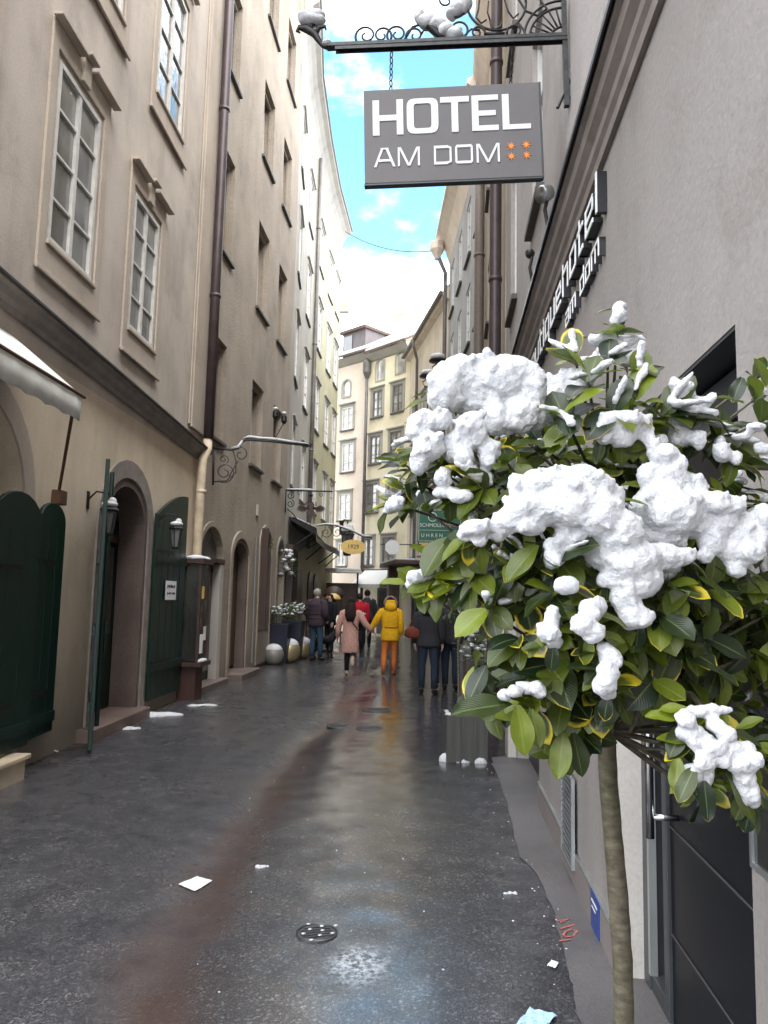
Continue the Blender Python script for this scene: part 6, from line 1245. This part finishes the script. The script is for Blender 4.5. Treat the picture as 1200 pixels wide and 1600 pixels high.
# snow : rounded clumps (px, py, rx, ry) with their own depth
CL = {
 'a': ('broad rounded snow mound on the upper left of the tree crown', 1.33, [(700, 605, 30, 38), (722, 590, 32, 34), (755, 588, 42, 34), (795, 590, 42, 34), (828, 606, 24, 36), (765, 640, 20, 40), (775, 655, 18, 28), (815, 645, 26, 34), (800, 664, 30, 14), (685, 620, 16, 28), (838, 640, 14, 34), (740, 620, 34, 30)]),
 'b': ('snow saddle behind the upper left mound of the tree', 1.42, [(875, 610, 30, 24), (900, 596, 26, 20), (925, 580, 20, 12), (862, 636, 18, 28), (895, 620, 18, 26)]),
 'c': ('lumpy snow on the left side of the tree crown, beneath the broad mound', 1.27, [(662, 660, 26, 20), (690, 655, 16, 16), (650, 675, 14, 14), (668, 698, 22, 22), (735, 662, 22, 20), (745, 680, 16, 18), (715, 698, 22, 26), (725, 715, 14, 16), (655, 722, 14, 20), (692, 745, 14, 14), (764, 702, 16, 16), (760, 722, 12, 14), (756, 748, 14, 15), (700, 770, 22, 8), (722, 775, 18, 9)]),
 'd': ('narrow snow cap standing on the topmost shoot of the tree', 1.50, [(967, 482, 9, 12), (968, 494, 11, 12), (963, 500, 9, 10)]),
 'e': ('layered snow on the top shoot of the tree, below the narrow cap', 1.46, [(945, 532, 26, 10), (985, 534, 24, 10), (958, 545, 22, 16), (985, 560, 18, 14), (1002, 558, 12, 9), (940, 560, 16, 14), (1003, 585, 9, 16), (992, 600, 8, 10), (912, 565, 14, 7)]),
 'f': ('snow pillow on the leaves just under the top shoot of the tree', 1.26, [(955, 660, 22, 16), (980, 655, 22, 14), (1005, 658, 16, 12), (945, 678, 14, 16), (972, 680, 22, 16), (1012, 680, 12, 16), (1022, 700, 10, 16), (992, 672, 16, 12)]),
 'g': ('biggest snow mass across the middle of the tree crown', 1.20, [(845, 755, 26, 22), (875, 748, 28, 20), (905, 748, 28, 20), (935, 765, 24, 24), (815, 795, 28, 22), (850, 790, 40, 34), (895, 790, 42, 38), (935, 805, 38, 40), (965, 830, 34, 34), (950, 780, 24, 28), (790, 815, 22, 18), (775, 830, 16, 14), (745, 825, 22, 16), (732, 835, 16, 14), (750, 845, 14, 12), (830, 822, 22, 16), (905, 835, 40, 26), (955, 865, 34, 26), (985, 880, 40, 34), (950, 905, 16, 14), (1000, 905, 32, 26), (975, 935, 20, 26), (985, 960, 18, 22), (1000, 965, 20, 18), (1035, 870, 34, 22), (1065, 868, 20, 14), (805, 760, 12, 20), (865, 850, 14, 12), (866, 872, 15, 18)]),
 'h': ('tall snow bank on the right of the tree crown', 1.26, [(1038, 712, 20, 18), (1045, 735, 24, 22), (1035, 765, 30, 28), (1072, 760, 30, 22), (1088, 780, 20, 20), (1010, 795, 26, 26), (1045, 800, 44, 36), (1085, 815, 26, 28), (1120, 785, 20, 18), (1145, 790, 18, 16), (1130, 815, 24, 20), (1155, 835, 24, 20), (1110, 850, 20, 20), (1140, 865, 26, 16), (1170, 865, 22, 18), (1185, 840, 16, 20), (1192, 810, 14, 22), (1030, 835, 40, 28), (1100, 870, 14, 12), (1012, 745, 12, 20), (1150, 890, 14, 12), (1170, 815, 14, 10)]),
 'i': ('knobbly snow on the right upper twigs of the tree, against the dark lintel', 1.30, [(1056, 600, 10, 9), (1076, 602, 10, 9), (1066, 615, 18, 16), (1072, 632, 15, 18), (1098, 628, 15, 10), (1112, 622, 7, 9), (1090, 640, 14, 10), (1110, 645, 12, 7), (1052, 660, 9, 12), (1062, 680, 16, 20), (1092, 686, 11, 16), (1032, 690, 10, 12), (1128, 706, 14, 16), (1125, 690, 9, 10), (1158, 682, 16, 7), (1150, 715, 8, 10), (1190, 700, 12, 8), (1180, 668, 16, 7)]),
 'j': ('snow hanging on the drooping leaves in the centre of the tree, below the biggest mass', 1.15, [(920, 955, 16, 18), (908, 975, 18, 16), (925, 990, 14, 14), (936, 945, 12, 14), (862, 965, 12, 20), (860, 990, 18, 18), (866, 1003, 14, 12), (945, 1015, 13, 13), (955, 1028, 18, 16), (948, 1048, 15, 14), (945, 1070, 16, 18), (952, 1084, 14, 10), (885, 915, 16, 12)]),
 'k': ('three armed snow clump on the lowest right branch of the tree', 1.13, [(1070, 1125, 14, 14), (1090, 1112, 20, 9), (1112, 1110, 12, 9), (1075, 1145, 20, 14), (1090, 1160, 20, 14), (1118, 1132, 14, 10), (1135, 1145, 14, 10), (1110, 1168, 20, 10), (1140, 1170, 22, 10), (1165, 1170, 16, 12), (1100, 1190, 16, 14), (1085, 1208, 16, 14), (1072, 1222, 12, 10), (1105, 1212, 12, 20), (1102, 1228, 10, 10), (1128, 1188, 9, 12), (1155, 1195, 18, 16), (1162, 1215, 16, 18), (1170, 1235, 12, 16), (1176, 1250, 8, 10), (1180, 1190, 12, 14), (1135, 1110, 12, 7)]),
 'l': ('snow strip on the long leaf at the lower left of the tree', 1.2, [(788, 1086, 11, 8), (805, 1080, 12, 9), (820, 1074, 14, 9), (838, 1074, 12, 11), (845, 1080, 8, 8)]),
 'm': ('thin snow on the leftmost leaves of the tree, beside the yellow house', 1.36, [(615, 790, 14, 8), (605, 798, 9, 6), (626, 782, 8, 7), (650, 902, 16, 11), (668, 895, 12, 8), (640, 912, 8, 8), (660, 770, 10, 8)]),
}
def snow_solid(m, vox, lump=.016, grain=.0055, it=4):
    bmesh.ops.recalc_face_normals(m.bm, faces=m.bm.faces)
    me = bpy.data.meshes.new('snow_tmp'); m.bm.to_mesh(me); m.bm.free(); o = bpy.data.objects.new('snow_tmp', me); COL.objects.link(o)
    mo = o.modifiers.new('r', 'REMESH'); mo.mode = 'VOXEL'; mo.voxel_size = vox; mo.use_smooth_shade = True
    sm = o.modifiers.new('s', 'SMOOTH'); sm.iterations = it; sm.factor = .5
    for nm, sz, st in (('snow_lumps', .045, lump), ('snow_grain', .009, grain)):
        tx = bpy.data.textures.get(nm) or bpy.data.textures.new(nm, 'CLOUDS'); tx.noise_scale = sz; tx.noise_depth = 4
        dm = o.modifiers.new(nm, 'DISPLACE'); dm.texture = tx; dm.strength = st; dm.mid_level = .5; dm.texture_coords = 'GLOBAL'
    me2 = bpy.data.meshes.new_from_object(o.evaluated_get(bpy.context.evaluated_depsgraph_get())); me2.name = 'snow_clump'; bpy.data.objects.remove(o); bpy.data.meshes.remove(me)
    me2.materials.clear(); me2.materials.append(M['snow']); me2.shade_smooth(); return me2
def snow_clump(key, label, d0, els, vox=.0036):
    m = MB(); r_ = random.Random(key)
    for (px, py, rx, ry) in els:
        s = d0/F_PX; dd = d0+r_.uniform(-.015, .015); c = D(px, py, dd)
        rx_, rz_ = rx*s*1.13, ry*s*1.12; ry_ = .5*(rx_+rz_)*r_.uniform(.85, 1.1)
        m.ball(c, 1, 2, (rx_, ry_, rz_))
        for i in range(7):       # crumbly knobs
            a = r_.uniform(0, 6.28); e = r_.uniform(-.7, .95); m.ball(c+Vector((math.cos(a)*rx_*.85, -abs(math.sin(a))*ry_*.85, e*rz_*.8)), r_.uniform(.15, .36)*min(rx_, rz_), 1)
    me2 = snow_solid(m, vox); ob = bpy.data.objects.new('snow_clump', me2); COL.objects.link(ob); return tag(ob, label, 'snow', 'snow clumps on the tree')
for k_, (lab, d0, els) in CL.items():
    snow_clump(k_, lab, d0, els)
    for (px, py, rx, ry) in els:      # leaves that carry the clump and poke out beneath it
        for i in range(2):
            a = rg.uniform(-.25, math.pi+.25); bx, by = px+math.cos(a)*rx*.35, py+math.sin(a)*ry*.35; L_ = rg.uniform(48, 66)*1.25/d0*.9
            if rx*ry < 160 and i: continue
            p = D(bx, by, d0+.012); q = D(bx+math.cos(a)*L_, by+math.sin(a)*L_*.8, d0+.02); leaf(lv, p, q-p, Vector((0, -.45, 1)), (q-p).length, (q-p).length*rg.uniform(.46, .56), .25, rg)
# loose little snow remnants caught all over the inner crown
m = MB(); nc = 0
for (p, d, L_) in caps:                # snow lying along single leaves that face the open sky
    if d.z < -.62 or rg.random() > .30: continue
    q = p+d*L_*.5; px = 600+F_PX*(q-P0).dot(cR)/(q-P0).dot(cF); py = 800-F_PX*(q-P0).dot(cU)/(q-P0).dot(cF)
    if py > 900 and rg.random() > .12: continue
    if q.x > wallx(q.y)-.03: continue
    side = d.cross(Vector((0, 0, 1))).normalized(); nr = side.cross(d).normalized()
    for f in (.25, .45, .62, .8):
        r_ = L_*.19*math.sin(math.pi*f)**.6*rg.uniform(.7, 1.2); g = bmesh.ops.create_icosphere(m.bm, subdivisions=1, radius=1); c = p+d*L_*f*.95-nr*(.12*L_*f*f)+nr*.006+side*rg.uniform(-.3, .3)*r_
        for v in g['verts']: v.co = c+d*(v.co.x*L_*.16)+side*(v.co.y*r_)+nr*(v.co.z*max(.007, r_*.55))
    nc += 1
me2 = snow_solid(m, .0048, .010, .005, 2); o = bpy.data.objects.new('leaf_snow', me2); COL.objects.link(o); tag(o, kind='stuff')
for v in mb.bm.verts: v.co -= Vector(tl)
for b_, nm in ((twigs, 'branches'),):
    for v in b_.bm.verts: v.co -= Vector(tl)
for v in lv.bm.verts: v.co -= Vector(tl)
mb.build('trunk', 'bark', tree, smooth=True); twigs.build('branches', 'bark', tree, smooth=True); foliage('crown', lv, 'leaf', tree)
